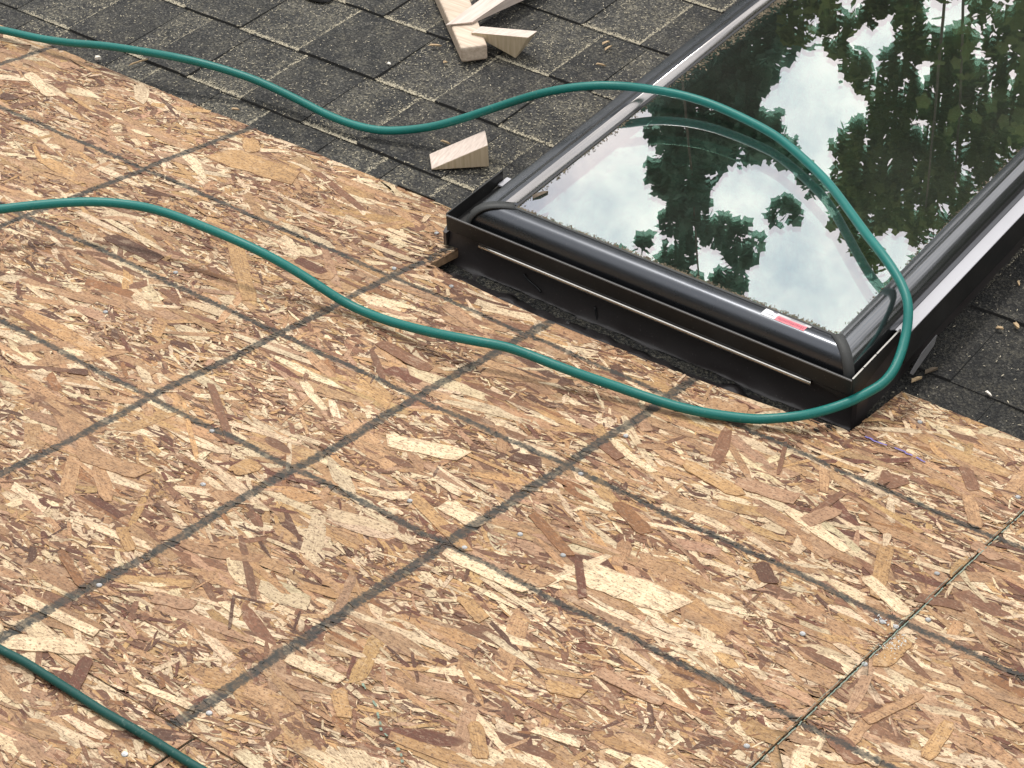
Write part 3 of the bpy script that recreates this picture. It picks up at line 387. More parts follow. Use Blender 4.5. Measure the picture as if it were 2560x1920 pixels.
LOBES_B = [(-1.11, 5.04, 5.34, 0.104), (-1.4, 4.19, 5.06, 0.053), (-2.28, 5.42, 4.51, 0.059), (-2.15, 5.4, 4.69, 0.048), (-1.61, 5.64, 4.85, 0.061), (-0.9, 4.82, 5.34, 0.066), (-1.04, 4.97, 4.79, 0.084), (-1.47, 4.78, 5.51, 0.051), (-1.58, 5.18, 4.82, 0.081), (-1.37, 5.6, 4.71, 0.091), (-0.98, 4.73, 5.46, 0.069), (-1.69, 5.74, 4.59, 0.102), (-1.53, 5.75, 5.2, 0.107), (-1.6, 5.4, 5.21, 0.075), (-1.19, 4.19, 5.06, 0.082), (-1.09, 5.14, 4.78, 0.074), (-0.9, 4.87, 5.6, 0.088), (-1.54, 4.65, 5.01, 0.091), (-1.51, 5.18, 5.42, 0.099), (-1.34, 5.14, 5.41, 0.109), (-1.83, 4.62, 5.11, 0.073), (-1.9, 5.45, 4.43, 0.055), (-2.42, 5.16, 4.82, 0.051), (-0.95, 4.81, 5.23, 0.072), (-0.89, 4.68, 5.43, 0.085), (-0.87, 4.65, 5.26, 0.083), (-0.88, 4.53, 4.86, 0.059), (-1.72, 4.74, 5.03, 0.091), (-1.43, 4.69, 4.83, 0.048), (-1.39, 5.32, 5.26, 0.05), (-1.62, 5.2, 4.98, 0.082), (-1.25, 5.14, 4.7, 0.068), (-1.94, 6.07, 4.99, 0.101), (-1.17, 4.36, 5.12, 0.055), (-1.12, 4.46, 4.93, 0.084), (-0.84, 4.75, 4.86, 0.049), (-1.69, 5.66, 4.92, 0.087), (-2.16, 5.44, 4.55, 0.053), (-1.86, 4.65, 5.33, 0.102), (-1.93, 4.9, 5.0, 0.103), (-1.69, 5.19, 5.2, 0.057), (-1.26, 4.98, 4.77, 0.065), (-1.79, 5.62, 4.52, 0.088), (-2.03, 5.48, 4.91, 0.056), (-1.11, 5.21, 5.31, 0.099), (-1.91, 4.83, 5.12, 0.093), (-1.02, 4.82, 4.98, 0.085), (-1.79, 4.99, 4.59, 0.084), (-1.56, 4.87, 5.34, 0.059), (-1.77, 4.85, 4.76, 0.102), (-2.47, 5.02, 4.34, 0.076), (-1.2, 5.46, 5.24, 0.07), (-1.04, 4.78, 4.76, 0.094), (-2.05, 5.62, 4.65, 0.059), (-1.52, 5.19, 4.84, 0.055), (-1.64, 5.17, 5.26, 0.051), (-0.95, 4.32, 5.06, 0.081), (-1.13, 4.51, 4.83, 0.051), (-1.01, 4.95, 4.89, 0.052), (-1.44, 5.04, 4.76, 0.049), (-1.65, 6.3, 4.99, 0.085), (-2.03, 5.17, 5.06, 0.057), (-1.6, 5.43, 5.31, 0.052), (-1.53, 5.63, 4.79, 0.094), (-1.61, 4.72, 4.78, 0.062), (-0.88, 4.36, 4.97, 0.08), (-1.01, 4.3, 4.91, 0.086), (-2.16, 5.95, 4.96, 0.08), (-2.51, 5.35, 4.72, 0.06), (-2.39, 5.36, 4.58, 0.072), (-1.4, 5.53, 4.45, 0.066), (-1.09, 4.79, 4.89, 0.082), (-1.27, 4.45, 5.21, 0.056), (-1.45, 5.98, 5.08, 0.075), (-1.95, 5.28, 4.51, 0.056), (-2.51, 5.27, 4.6, 0.07), (-2.29, 5.54, 4.86, 0.063), (-1.56, 4.97, 4.65, 0.09), (-1.88, 5.32, 4.45, 0.052), (-1.84, 4.97, 4.77, 0.068), (-1.65, 4.19, 4.78, 0.053), (-1.85, 4.8, 5.16, 0.062), (-2.63, 5.46, 4.97, 0.063), (-1.7, 6.04, 5.06, 0.066), (-1.15, 4.35, 4.93, 0.062), (-1.41, 5.34, 4.67, 0.082), (-1.61, 5.15, 4.75, 0.053), (-1.41, 5.39, 5.24, 0.056), (-2.08, 5.03, 4.73, 0.053), (-1.13, 5.03, 4.72, 0.071), (-1.88, 5.01, 5.07, 0.101), (-1.54, 5.76, 5.08, 0.07), (-2.47, 5.38, 4.51, 0.093), (-1.43, 4.96, 4.81, 0.076), (-1.45, 4.58, 5.34, 0.085), (-1.46, 5.24, 5.27, 0.077), (-1.53, 6.14, 5.04, 0.096), (-1.74, 5.43, 4.95, 0.069), (-1.04, 5.15, 5.52, 0.063), (-2.55, 5.34, 4.58, 0.055), (-0.99, 5.08, 5.32, 0.104), (-1.11, 4.86, 4.76, 0.067), (-1.05, 4.49, 4.92, 0.063), (-1.72, 4.38, 4.72, 0.082), (-1.66, 4.46, 4.84, 0.054), (-1.76, 6.15, 5.02, 0.072), (-1.73, 4.99, 5.3, 0.051), (-1.2, 4.38, 5.26, 0.083), (-1.16, 5.35, 4.7, 0.087), (-1.62, 4.62, 4.74, 0.09), (-1.66, 4.5, 5.0, 0.102), (-0.98, 4.97, 4.8, 0.063), (-1.98, 5.33, 4.41, 0.07), (-1.17, 4.98, 5.17, 0.05), (-1.34, 5.52, 4.96, 0.073), (-1.44, 4.92, 5.31, 0.061), (-1.58, 5.19, 5.33, 0.11), (-1.65, 4.82, 4.59, 0.048), (-1.04, 4.52, 5.04, 0.047), (-1.69, 4.97, 4.72, 0.053), (-1.47, 4.86, 5.27, 0.077), (-1.36, 5.38, 5.05, 0.096), (-2.29, 5.7, 4.87, 0.062), (-1.57, 4.18, 4.87, 0.059), (-2.5, 5.4, 4.96, 0.076), (-1.08, 5.26, 5.19, 0.102), (-1.27, 4.93, 5.06, 0.1), (-2.23, 5.01, 4.43, 0.058), (-1.5, 4.6, 5.15, 0.068), (-1.21, 4.6, 5.19, 0.071), (-1.77, 5.01, 5.19, 0.09), (-1.31, 5.43, 4.81, 0.054), (-1.64, 4.8, 4.65, 0.085), (-1.73, 6.13, 4.89, 0.051), (-1.6, 4.85, 4.66, 0.068), (-1.23, 5.39, 4.94, 0.052), (-1.8, 5.52, 4.54, 0.075), (-1.3, 5.38, 5.2, 0.06), (-1.7, 5.47, 5.02, 0.071), (-2.33, 5.47, 4.64, 0.081), (-1.33, 5.52, 4.54, 0.052), (-1.91, 5.08, 4.76, 0.058), (-1.62, 4.37, 5.12, 0.064), (-1.48, 5.0, 4.97, 0.07), (-1.75, 6.27, 4.97, 0.058), (-1.37, 4.58, 4.87, 0.079), (-1.77, 5.11, 4.56, 0.054), (-1.87, 4.58, 4.76, 0.048), (-2.45, 5.76, 4.98, 0.062), (-1.25, 5.46, 4.67, 0.096), (-1.28, 5.0, 5.37, 0.075), (-1.28, 4.08, 4.95, 0.049), (-1.56, 4.84, 5.11, 0.05), (-2.11, 5.04, 5.29, 0.061), (-1.97, 5.68, 5.11, 0.097), (-1.39, 5.57, 5.13, 0.08), (-1.56, 5.54, 5.28, 0.07), (-1.55, 5.61, 4.43, 0.068), (-1.25, 5.02, 4.64, 0.071), (-1.85, 5.84, 4.98, 0.063), (-1.36, 4.68, 5.26, 0.083), (-1.09, 4.8, 5.15, 0.101), (-1.99, 5.35, 4.51, 0.063), (-1.77, 5.22, 4.74, 0.049), (-1.72, 4.57, 5.19, 0.062), (-1.27, 4.57, 5.29, 0.078), (-1.11, 4.47, 5.35, 0.061), (-1.34, 4.31, 5.13, 0.09), (-2.3, 5.56, 4.68, 0.053), (-1.66, 4.73, 5.16, 0.073), (-1.75, 5.35, 5.25, 0.079), (-2.14, 5.06, 4.58, 0.058), (-2.05, 5.98, 4.82, 0.061), (-1.36, 5.75, 4.78, 0.069), (-1.01, 4.84, 5.43, 0.062), (-1.45, 4.98, 5.48, 0.072), (-1.96, 5.71, 4.64, 0.079), (-1.29, 4.68, 5.65, 0.058), (-1.07, 5.26, 5.28, 0.056), (-1.8, 5.69, 5.0, 0.073), (-1.5, 5.96, 4.79, 0.049), (-2.24, 5.35, 5.09, 0.056), (-1.55, 6.18, 4.81, 0.075), (-1.26, 4.41, 5.41, 0.086), (-0.84, 4.3, 5.04, 0.047), (-1.53, 4.72, 4.77, 0.082), (-1.53, 5.83, 4.81, 0.059), (-1.29, 4.55, 4.8, 0.053), (-1.57, 4.45, 4.82, 0.075), (-1.67, 4.82, 4.78, 0.049), (-1.61, 5.93, 5.11, 0.06), (-1.8, 6.02, 4.93, 0.071), (-2.05, 5.3, 4.63, 0.057), (-1.12, 4.84, 5.48, 0.051), (-0.99, 4.42, 4.99, 0.055), (-2.3, 5.27, 4.9, 0.084), (-1.6, 4.95, 4.77, 0.051), (-1.45, 5.75, 4.68, 0.056), (-1.93, 4.93, 5.14, 0.056), (-1.86, 4.86, 4.84, 0.068), (-1.81, 4.73, 4.54, 0.051), (-1.31, 4.73, 5.61, 0.081), (-1.29, 5.16, 5.47, 0.066), (-1.05, 5.15, 4.81, 0.052), (-2.15, 5.22, 4.88, 0.05), (-2.29, 5.8, 4.77, 0.062), (-0.99, 4.79, 4.71, 0.047), (-2.18, 5.26, 5.08, 0.072), (-1.2, 4.1, 4.95, 0.058), (-1.27, 4.21, 5.21, 0.063), (-0.95, 4.6, 5.06, 0.065), (-2.58, 5.29, 4.54, 0.051), (-2.24, 4.82, 4.44, 0.065), (-0.89, 4.48, 5.31, 0.077), (-1.76, 4.95, 4.67, 0.059), (-1.02, 4.99, 5.2, 0.052), (-1.06, 4.63, 5.1, 0.07), (-1.98, 4.77, 5.33, 0.053), (-1.48, 5.78, 5.09, 0.058), (-1.63, 4.73, 5.28, 0.058), (-1.32, 5.02, 4.94, 0.053), (-1.47, 5.89, 5.19, 0.071), (-1.97, 5.34, 4.7, 0.069), (-2.15, 5.42, 4.45, 0.079), (-2.35, 5.39, 4.62, 0.062), (-2.28, 5.15, 4.45, 0.046), (-1.48, 5.13, 5.2, 0.049), (-2.37, 5.73, 4.91, 0.053), (-1.33, 4.97, 4.69, 0.055), (-1.61, 5.01, 4.56, 0.048), (-1.83, 5.87, 4.7, 0.064), (-0.89, 4.26, 5.07, 0.082), (-1.83, 4.53, 4.81, 0.055), (-2.05, 4.95, 5.12, 0.064), (-1.09, 4.65, 5.36, 0.078), (-1.68, 5.88, 4.95, 0.054), (-1.54, 5.4, 5.3, 0.051), (-1.82, 4.9, 4.5, 0.047), (-1.56, 5.64, 4.61, 0.058), (-1.29, 5.59, 4.4, 0.048), (-1.52, 4.51, 4.79, 0.055), (-1.32, 4.8, 5.1, 0.068), (-2.45, 5.29, 4.59, 0.057), (-1.28, 5.08, 5.11, 0.095), (-2.67, 5.44, 4.87, 0.056), (-1.12, 4.58, 5.1, 0.058), (-2.27, 5.29, 4.4, 0.063), (-2.15, 5.34, 4.73, 0.062), (-1.05, 5.13, 4.58, 0.047), (-2.44, 5.79, 4.82, 0.057), (-1.37, 4.41, 4.8, 0.061), (-1.64, 4.4, 5.24, 0.06), (-1.58, 5.98, 4.78, 0.065), (-2.58, 5.21, 4.64, 0.089), (-2.0, 5.45, 4.43, 0.088), (-1.77, 5.49, 4.94, 0.059), (-1.55, 5.26, 5.22, 0.051), (-0.96, 5.01, 5.45, 0.071), (-1.49, 4.84, 5.34, 0.066), (-1.88, 4.56, 5.03, 0.054), (-0.93, 4.97, 5.58, 0.076), (-1.63, 5.21, 4.58, 0.055), (-1.77, 4.82, 5.38, 0.082), (-1.84, 4.54, 5.14, 0.06), (-2.35, 5.3, 4.79, 0.065), (-1.63, 5.98, 5.05, 0.051), (-2.2, 5.31, 4.74, 0.049), (-2.14, 5.59, 5.1, 0.055), (-1.72, 5.72, 5.1, 0.065), (-1.6, 4.94, 5.06, 0.075), (-1.28, 5.33, 4.54, 0.047), (-1.74, 5.61, 4.66, 0.05), (-1.47, 5.17, 4.66, 0.068), (-1.04, 4.98, 4.7, 0.061), (-1.56, 4.85, 5.5, 0.105), (-0.9, 4.39, 5.1, 0.049), (-1.03, 4.83, 4.91, 0.057), (-2.6, 5.3, 4.62, 0.061), (-1.56, 4.98, 5.21, 0.077), (-2.15, 4.83, 4.47, 0.048), (-1.29, 5.69, 5.21, 0.075), (-1.38, 5.31, 4.72, 0.056), (-1.4, 5.21, 4.52, 0.049), (-1.33, 5.37, 5.14, 0.052), (-1.9, 5.03, 4.77, 0.056), (-0.99, 4.94, 5.26, 0.058), (-2.47, 5.46, 5.03, 0.07), (-1.8, 5.28, 5.31, 0.051), (-1.76, 5.37, 4.88, 0.055), (-1.25, 5.45, 4.94, 0.051), (-2.41, 5.06, 4.59, 0.05), (-2.57, 5.65, 4.98, 0.062), (-1.42, 5.17, 4.8, 0.08), (-1.1, 4.54, 4.91, 0.049), (-1.95, 4.81, 4.59, 0.049), (-1.74, 4.67, 4.89, 0.047), (-1.79, 5.28, 5.2, 0.075), (-2.5, 5.05, 4.29, 0.048), (-1.38, 4.88, 4.88, 0.058), (-1.83, 5.3, 4.72, 0.049), (-2.08, 5.57, 4.85, 0.074), (-1.28, 4.89, 4.68, 0.061), (-1.79, 5.39, 5.19, 0.051), (-1.75, 5.14, 5.38, 0.071), (-1.19, 5.29, 5.33, 0.057), (-2.06, 5.37, 4.63, 0.058), (-0.67, 4.44, 5.13, 0.047), (-1.72, 5.18, 4.83, 0.056), (-2.25, 5.13, 4.54, 0.059), (-1.12, 5.27, 4.54, 0.046), (-2.05, 5.54, 5.05, 0.055), (-1.69, 4.42, 4.79, 0.054), (-2.0, 5.77, 4.83, 0.054)]

# ================================================================== SETTING
# ground far below, roof slab
V, F = box(-200, 200, -200, 200, -4.3, -4.2)
g = mesh_obj('ground', V, F, 'ground_green'); tag(g, kind='structure')
V, F = box(-2.6, 3.6, -3.2, 0.040, -0.06, -0.013)
d = mesh_obj('roof_deck', V, F, 'panel_core', frame=Matrix(), base=(0.5, -1.2, -0.03)); tag(d, kind='structure')
V, F = box(-2.6, 3.6, -0.30, 3.4, -0.06, -0.009)
roof = mesh_obj('shingle_roof', V, F, 'felt', frame=U, base=(0, 0, 0)); tag(roof, kind='structure')
V, F = box(-2.4, 3.4, -3.0, 3.0, -4.2, -0.30)
w = mesh_obj('house_wall', V, F, 'siding'); tag(w, kind='structure')

# ================================================================== SHINGLES
EXPO = 0.1433; ROW0 = 0.195
# raised tab intervals per course (seen ones), the rest pseudo-random
ROWS = {-2: [(-0.42, -0.302), (-0.229, -0.112), (-0.02, 0.103), (0.193, 0.216), (0.30, 0.40), (1.00, 1.096), (1.17, 1.26)],
        -1: [(-0.62, -0.53), (-0.42, -0.313), (-0.262, -0.179), (-0.074, 0.038), (0.137, 0.285), (0.339, 0.44), (0.93, 1.038), (1.12, 1.22)],
        0: [(-0.47, -0.37), (-0.32, -0.207), (-0.092, 0.051), (0.160, 0.271), (0.41, 0.50), (0.99, 1.09)],
        1: [(-0.27, -0.16), (-0.125, -0.05), (0.03, 0.158), (0.252, 0.327), (0.43, 0.52), (1.02, 1.12)],
        2: [(-0.06, 0.02), (0.09, 0.209), (0.312, 0.40), (1.0, 1.1)],
        3: [(0.05, 0.14), (0.2, 0.29), (0.36, 0.44)]}
rs = random.Random(11)
field = []
nsh = 0
def shingle_box(x0, x1, y0, top, j=0.0):
    """one tab: butt edge at y0, top face falling to the course above; slightly uneven"""
    y1 = y0+EXPO+0.03
    a = rs.uniform(-.0012, .0012); b = rs.uniform(-.0008, .0008)
    n = 5; V = []; F = []
    for i in range(n):
        t = i/(n-1); x = x0+(x1-x0)*t; e = rs.uniform(-.0009, .0009)
        yb = y0+j+e; h = top+rs.uniform(-.0004, .0004)
        V += [(x, yb, -0.0085), (x, yb, h+a*(1-t)+b*t), (x, y1, -0.0030)]
    for i in range(n-1):
        q = 3*i
        F += [(q, q+3, q+4, q+1), (q+1, q+4, q+5, q+2)]
    F += [(0, 1, 2), tuple(x+3*(n-1) for x in (0, 2, 1))]
    return V, F
dust_spots = []     # (x0,x1,y0,y1,weight)
for row in range(-3, 16):
    y0 = ROW0+row*EXPO
    teeth = list(ROWS.get(row, []))
    if teeth: lo, hi = min(a for a, _ in teeth), max(b for _, b in teeth)
    else: lo = hi = rs.uniform(0, 0.1)
    x = lo
    while x > -1.3:
        x -= rs.uniform(.04, .11); wd = rs.uniform(.07, .13); teeth.append((x-wd, x)); x -= wd
    x = hi
    while x < 2.3:
        x += rs.uniform(.04, .11); wd = rs.uniform(.07, .13); teeth.append((x, x+wd)); x += wd
    teeth.sort()
    segs = []; prev = -1.4
    for a, b in teeth:
        if a > prev+.004: segs.append((prev, a, 0))
        segs.append((a, b, 1)); prev = b
    for a, b, up in segs:
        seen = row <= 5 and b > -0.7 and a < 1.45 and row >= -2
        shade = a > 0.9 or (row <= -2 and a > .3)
        # beneath the skylight kerb nothing is laid
        if a > 0.43 and b < 0.95 and y0 > -0.05 and y0 < 1.2: continue
        if not up: a, b = a-0.0008, b+0.0008
        top = 0.0016 if up else -0.0012
        v, f = shingle_box(a+0.0006, b-0.0006, y0, top, rs.uniform(-.0015, .0015))
        if seen:
            n = len(f)
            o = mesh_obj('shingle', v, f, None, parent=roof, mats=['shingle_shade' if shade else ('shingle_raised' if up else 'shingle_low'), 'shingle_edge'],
                         fm=[1 if (i % 2 == 0 and i < n-2) or i >= n-2 else 0 for i in range(n)])
            nsh += 1
            if not up and not shade: dust_spots.append((a, b, y0, y0+EXPO, 1.0))
            elif not shade: dust_spots.append((a, b, y0, y0+EXPO, 0.12))
            elif shade: dust_spots.append((a, b, y0, y0+EXPO, 0.03))
        else:
            field.append((v, f))
V, F = join(field)
mesh_obj('shingle_field', V, F, 'shingle_low', parent=roof, kind='stuff')

# sawdust and grit lying on the shingles: thousands of tiny crumbs, thicker along the steps of the low tabs
def crumbs(n, fn, s0, s1, rr):
    V = []; F = []
    for _ in range(n):
        p = fn()
        if p is None: continue
        x, y, z = p; s = rr.uniform(s0, s1); l = s*rr.uniform(1, 2.6); a = rr.uniform(0, 6.28); ca, sa = math.cos(a), math.sin(a)
        k = len(V); h = s*rr.uniform(.25, .6)
        for u, v, w in ((-l, 0, 0), (l*.2, -s*.6, 0), (l, s*.1, 0), (0, s*.6, 0), (rr.uniform(-.3, .3)*l, 0, h)):
            V.append((x+u*ca-v*sa, y+u*sa+v*ca, z+w))
        F += [(k, k+1, k+4), (k+1, k+2, k+4), (k+2, k+3, k+4), (k+3, k, k+4)]
    return V, F
rd = random.Random(3)
def roof_h(y, y0, top): return top+(-.0030-top)*(y-y0)/(EXPO+.03)
def spot():
    while True:
        a, b, y0, y1, w = rd.choice(dust_spots)
        if rd.random() < w*(b-a)*9: break
    low = w > .5
    m = rd.random()
    if low and m < .40:        # along the butt edge of the low tab
        x = rd.uniform(a, b); y = y0+abs(rd.gauss(0, .0035))
    elif low and m < .66:      # against the right-hand neighbour
        x = b-abs(rd.gauss(0, .003)); y = rd.uniform(y0, y1)
    elif m < .12:
        x = rd.uniform(a, b); y = y0+abs(rd.gauss(0, .003))
    else:
        x = rd.uniform(a, b); y = rd.uniform(y0, y1)
    if not low and y > y1: return None
    if x < a or x > b: return None
    top = -.0012 if low else .0016
    if .40 < x < .99 and y > -.1: return None
    return x, min(y, y1-.001), roof_h(y, y0, top)+.0006
V, F = crumbs(42000, spot, .0006, .0014, rd)
sd = mesh_obj('sawdust', V, F, 'sawdust', frame=U, kind='stuff', base=(0, 0, 0))

# ================================================================== SHEATHING PANELS
NP = np.random.RandomState(7)
PAL = {'c': (236, 213, 175), 't': (192, 153, 112), 'g': (198, 159, 108), 'p': (190, 152, 119), 'b': (138, 99, 74), 'd': (96, 65, 50), 'r': (112, 69, 53), 'o': (154, 109, 70)}
LIN = {k: np.array(srgb(*v)[:3])*np.array([.755, .765, .80]) for k, v in PAL.items()}
LIN = {k: v*.97+np.dot(v, (.3, .55, .15))*.03 for k, v in LIN.items()}
NOTCH = [(0.4185, 0.070), (0.47, 0.060), (0.557, 0.0535), (0.64, 0.0525), (0.723, 0.058), (0.792, 0.061), (0.906, 0.069), (1.0010, 0.088)]
NX = np.array([p[0] for p in NOTCH]); NY = np.array([p[1] for p in NOTCH])
def clip_main(P):
    x, y = P[..., 0], P[..., 1]
    x[:] = np.clip(x, -1.2, 1.2168); y[:] = np.clip(y, -0.785, 0.2125)
    ins = (x > 0.4185) & (x < 1.001) & (y > np.interp(x, NX, NY))
    dy = y-np.interp(x, NX, NY); dl = x-0.4185; dr = 1.001-x
    m = np.minimum(np.minimum(dy, dl), dr)
    py = ins & (m == dy); y[py] = np.interp(x, NX, NY)[py]
    pl = ins & (m == dl) & ~py; x[pl] = 0.4185
    pr = ins & (m == dr) & ~py & ~pl; x[pr] = 1.001
def clip_rect(x0, x1, y0, y1):
    def f(P):
        P[..., 0] = np.clip(P[..., 0], x0, x1); P[..., 1] = np.clip(P[..., 1], y0, y1)
    return f
def in_main(c):
    x, y = c[:, 0], c[:, 1]
    return (x > -1.2) & (x < 1.2168) & (y > -.785) & (y < .2125) & ~((x > .4185) & (x < 1.001) & (y > np.interp(x, NX, NY)))
def in_rect(x0, x1, y0, y1):
    return lambda c: (c[:, 0] > x0) & (c[:, 0] < x1) & (c[:, 1] > y0) & (c[:, 1] < y1)

def flakes(bounds, inside, clip, parent, base):
    x0, x1, y0, y1 = bounds; A = (x1-x0)*(y1-y0)
    n1 = int(A*5000); n2 = int(A*19000); n3 = int(A*27000)
    L, W, TH, CI, ISF = [], [], [], [], []
    keys = list('ctgpbdro')
    def draw(n, l0, l1, w0, w1, sig, probs, tl):
        L.append(NP.uniform(l0, l1, n)*NP.uniform(.6, 1, n)); W.append(w0+(w1-w0)*NP.beta(1.4, 3.0, n))
        th = NP.normal(0, sig, n); wild = NP.rand(n) < tl; th[wild] = NP.uniform(-math.pi/2, math.pi/2, wild.sum()); TH.append(th)
        CI.append(NP.choice(len(keys), n, p=probs)); ISF.append(np.full(n, tl > .5))
    draw(n1, .040, .140, .004, .028, .32, [.33, .27, .14, .12, .08, .02, .02, .02], .13)     # strands
    draw(n2, .012, .045, .002, .010, .40, [.24, .18, .10, .11, .22, .08, .05, .02], .22)    # short strands
    draw(n3, .004, .016, .0009, .0032, .5, [.24, .12, .06, .08, .24, .15, .09, .02], .51)    # fines and slivers
    L = np.concatenate(L); W = np.concatenate(W); TH = np.concatenate(TH); CI = np.concatenate(CI); N = len(L)
    C = np.stack([NP.uniform(x0, x1, N), NP.uniform(y0, y1, N)], 1)
    # layers: strands low, but plenty near the face; patches of fines
    lay = np.concatenate([NP.beta(1.6, 1.0, n1), NP.beta(1.6, 1.0, n2), NP.beta(1.8, 1.0, n3)])
    gx, gy = 46, 34; gr = NP.rand(gx+2, gy+2)
    fx = (C[:, 0]-x0)/(x1-x0)*gx; fy = (C[:, 1]-y0)/(y1-y0)*gy; ix = fx.astype(int); iy = fy.astype(int); fx = fx-ix; fy = fy-iy
    fx = fx*fx*(3-2*fx); fy = fy*fy*(3-2*fy)
    nz = (gr[ix, iy]*(1-fx)+gr[ix+1, iy]*fx)*(1-fy)+(gr[ix, iy+1]*(1-fx)+gr[ix+1, iy+1]*fx)*fy-.5
    isn = np.arange(N) < n1
    lay = lay+np.where(isn, -.75, .75)*nz            # patches of fines, patches of broad strands
    keep = inside(C)
    for qx, qy in ((.4185, .070), (1.001, .088)):
        keep &= ~((np.hypot(C[:, 0]-qx, C[:, 1]-qy) < L*.56) & (L > .022))
    L, W, TH, CI, C, lay = L[keep], W[keep], TH[keep], CI[keep], C[keep], lay[keep]; N = len(L)
    order = np.argsort(lay); rank = np.empty(N); rank[order] = np.arange(N)
    z = -0.0019+0.0018*rank/N
    K = 10
    # outline: two long ragged sides, slanted ragged ends
    u = np.array([-1, -.55, 0, .55, 1, 1, .55, 0, -.55, -1.0]); v = np.array([-.8, -1, -1, -1, -.8, .8, 1, 1, 1, .8])
    big = (L > .03)[:, None]
    du = NP.normal(0, .10, (N, K)); dv = NP.normal(0, .15, (N, K))
    sk = NP.normal(0, .5, N)[:, None]*(W/L)[:, None]*3
    taper = 1-np.abs(u)[None, :]**2*NP.uniform(0, .75, N)[:, None]*(NP.rand(N) < .6)[:, None]
    uu = u[None, :]*(1+du*.8*np.minimum(1, (W/L)[:, None]*3+.15))+sk*v[None, :]*.3
    bend = NP.normal(0, .12, N)[:, None]
    vv = (v[None, :]+dv)*taper
    X = uu*L[:, None]/2; Y = vv*W[:, None]/2+bend*(uu**2)*W[:, None]
    ct, st = np.cos(TH)[:, None], np.sin(TH)[:, None]
    P = np.stack([C[:, :1]+X*ct-Y*st, C[:, 1:]+X*st+Y*ct], -1)
    clip(P)
    cen = P.mean(1, keepdims=True)
    P = np.concatenate([P, cen], 1)                      # N,11,2
    Z = np.repeat(z[:, None], K+1, 1)
    tl = np.clip(NP.normal(0, .0035, (N, 2)), -.006, .006)*np.minimum(1, .05/L)[:, None]
    Z[:, :K] += tl[:, :1]*X+tl[:, 1:]*3*Y+NP.uniform(-1e-5, 1e-5, (N, K)); Z[:, K] += 4e-5
    Z = np.where(Z > 0, Z*.4, Z)
    co = np.concatenate([P, Z[..., None]], -1).reshape(-1, 3)-np.array(base)
    idx = np.arange(N)[:, None]*(K+1)
    tri = np.stack([idx+np.arange(K), idx+(np.arange(K)+1) % K, idx+np.full(K, K)], -1).reshape(-1, 3)
    me = bpy.data.meshes.new('wood_flakes'); nt = len(tri)
    me.vertices.add(len(co)); me.vertices.foreach_set('co', co.ravel())
    me.loops.add(nt*3); me.loops.foreach_set('vertex_index', tri.ravel().astype(np.int32))
    me.polygons.add(nt); me.polygons.foreach_set('loop_start', np.arange(nt, dtype=np.int32)*3); me.polygons.foreach_set('loop_total', np.full(nt, 3, np.int32))
    me.update(calc_edges=True)
    pal = np.array([LIN[k] for k in keys]); col = pal[CI]*NP.uniform(.80, 1.16, N)[:, None]*(1+NP.normal(0, .018, (N, 3)))
    col = np.clip(col, .01, .92)
    cv = np.ones((N, K+1, 4)); cv[..., :3] = col[:, None, :]
    a = me.color_attributes.new('Col', 'FLOAT_COLOR', 'POINT'); a.data.foreach_set('color', cv.ravel())
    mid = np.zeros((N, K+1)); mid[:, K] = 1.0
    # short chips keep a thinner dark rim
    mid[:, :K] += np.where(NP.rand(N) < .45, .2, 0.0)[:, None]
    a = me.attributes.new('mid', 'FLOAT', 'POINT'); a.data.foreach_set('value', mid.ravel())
    Xc = np.concatenate([X, np.zeros((N, 1))], 1); Yc = np.concatenate([Y, np.zeros((N, 1))], 1)
    off = NP.uniform(0, 50, (N, 1))
    guv = np.stack([Xc+off, Yc+off*1.7], -1).reshape(-1, 2)[tri.ravel()]
    duv = P.reshape(-1, 2)[tri.ravel()]
    ua = me.uv_layers.new(name='grain'); ua.data.foreach_set('uv', guv.ravel().astype(np.float32))
    ub = me.uv_layers.new(name='deck'); ub.data.foreach_set('uv', duv.ravel().astype(np.float32))
    me.materials.append(MAT['pressed_wood'])
    o = bpy.data.objects.new('wood_flakes', me); link(o); o.parent = parent; o['kind'] = 'stuff'
    return N

def add_uv(o, grainf, deckf, col):
    me = o.data
    ua = me.uv_layers.new(name='grain'); ub = me.uv_layers.new(name='deck')
    for l in me.loops:
        v = me.vertices[l.vertex_index].co
        ua.data[l.index].uv = grainf(v); ub.data[l.index].uv = deckf(v)
    a = me.color_attributes.new('Col', 'FLOAT_COLOR', 'POINT')
    for i in range(len(me.vertices)): a.data[i].color = (*col, 1)

def panel(label, polys, bounds, inside, clip, base):
    t = thing('sheathing_panel', label, 'wood panel', Matrix(), base, 'wood sheathing panels')
    P = [prism(p, -0.0128, -0.0023) for p in polys]
    V, F = join(P)
    fm = []
    for v_, f_ in P:
        for q_ in f_:
            xs = [v_[i_][0] for i_ in q_]
            fm.append(0 if max(xs)-min(xs) < 1e-5 and (abs(xs[0]-1.218) < .003 or abs(xs[0]-.8372) < .003) else 1)
    mesh_obj('panel_board', V, F, None, parent=t, mats=['edge_seal', 'panel_core'], fm=fm)
    flakes(bounds, inside, clip, t, base)
    return t
main_poly = [[(-1.2, -.785), (1.2168, -.785), (1.2168, 0.05), (-1.2, 0.05)], [(-1.2, .0503), (.4185, .0503), (.4185, .2125), (-1.2, .2125)], [(1.001, .0503), (1.2168, .0503), (1.2168, .2125), (1.001, .2125)]]
p_main = panel('large wood flake sheathing panel in the middle with a notch cut around the skylight', main_poly, (-1.2, 1.2168, -.785, .2125), in_main, clip_main, (0, -.285, 0))
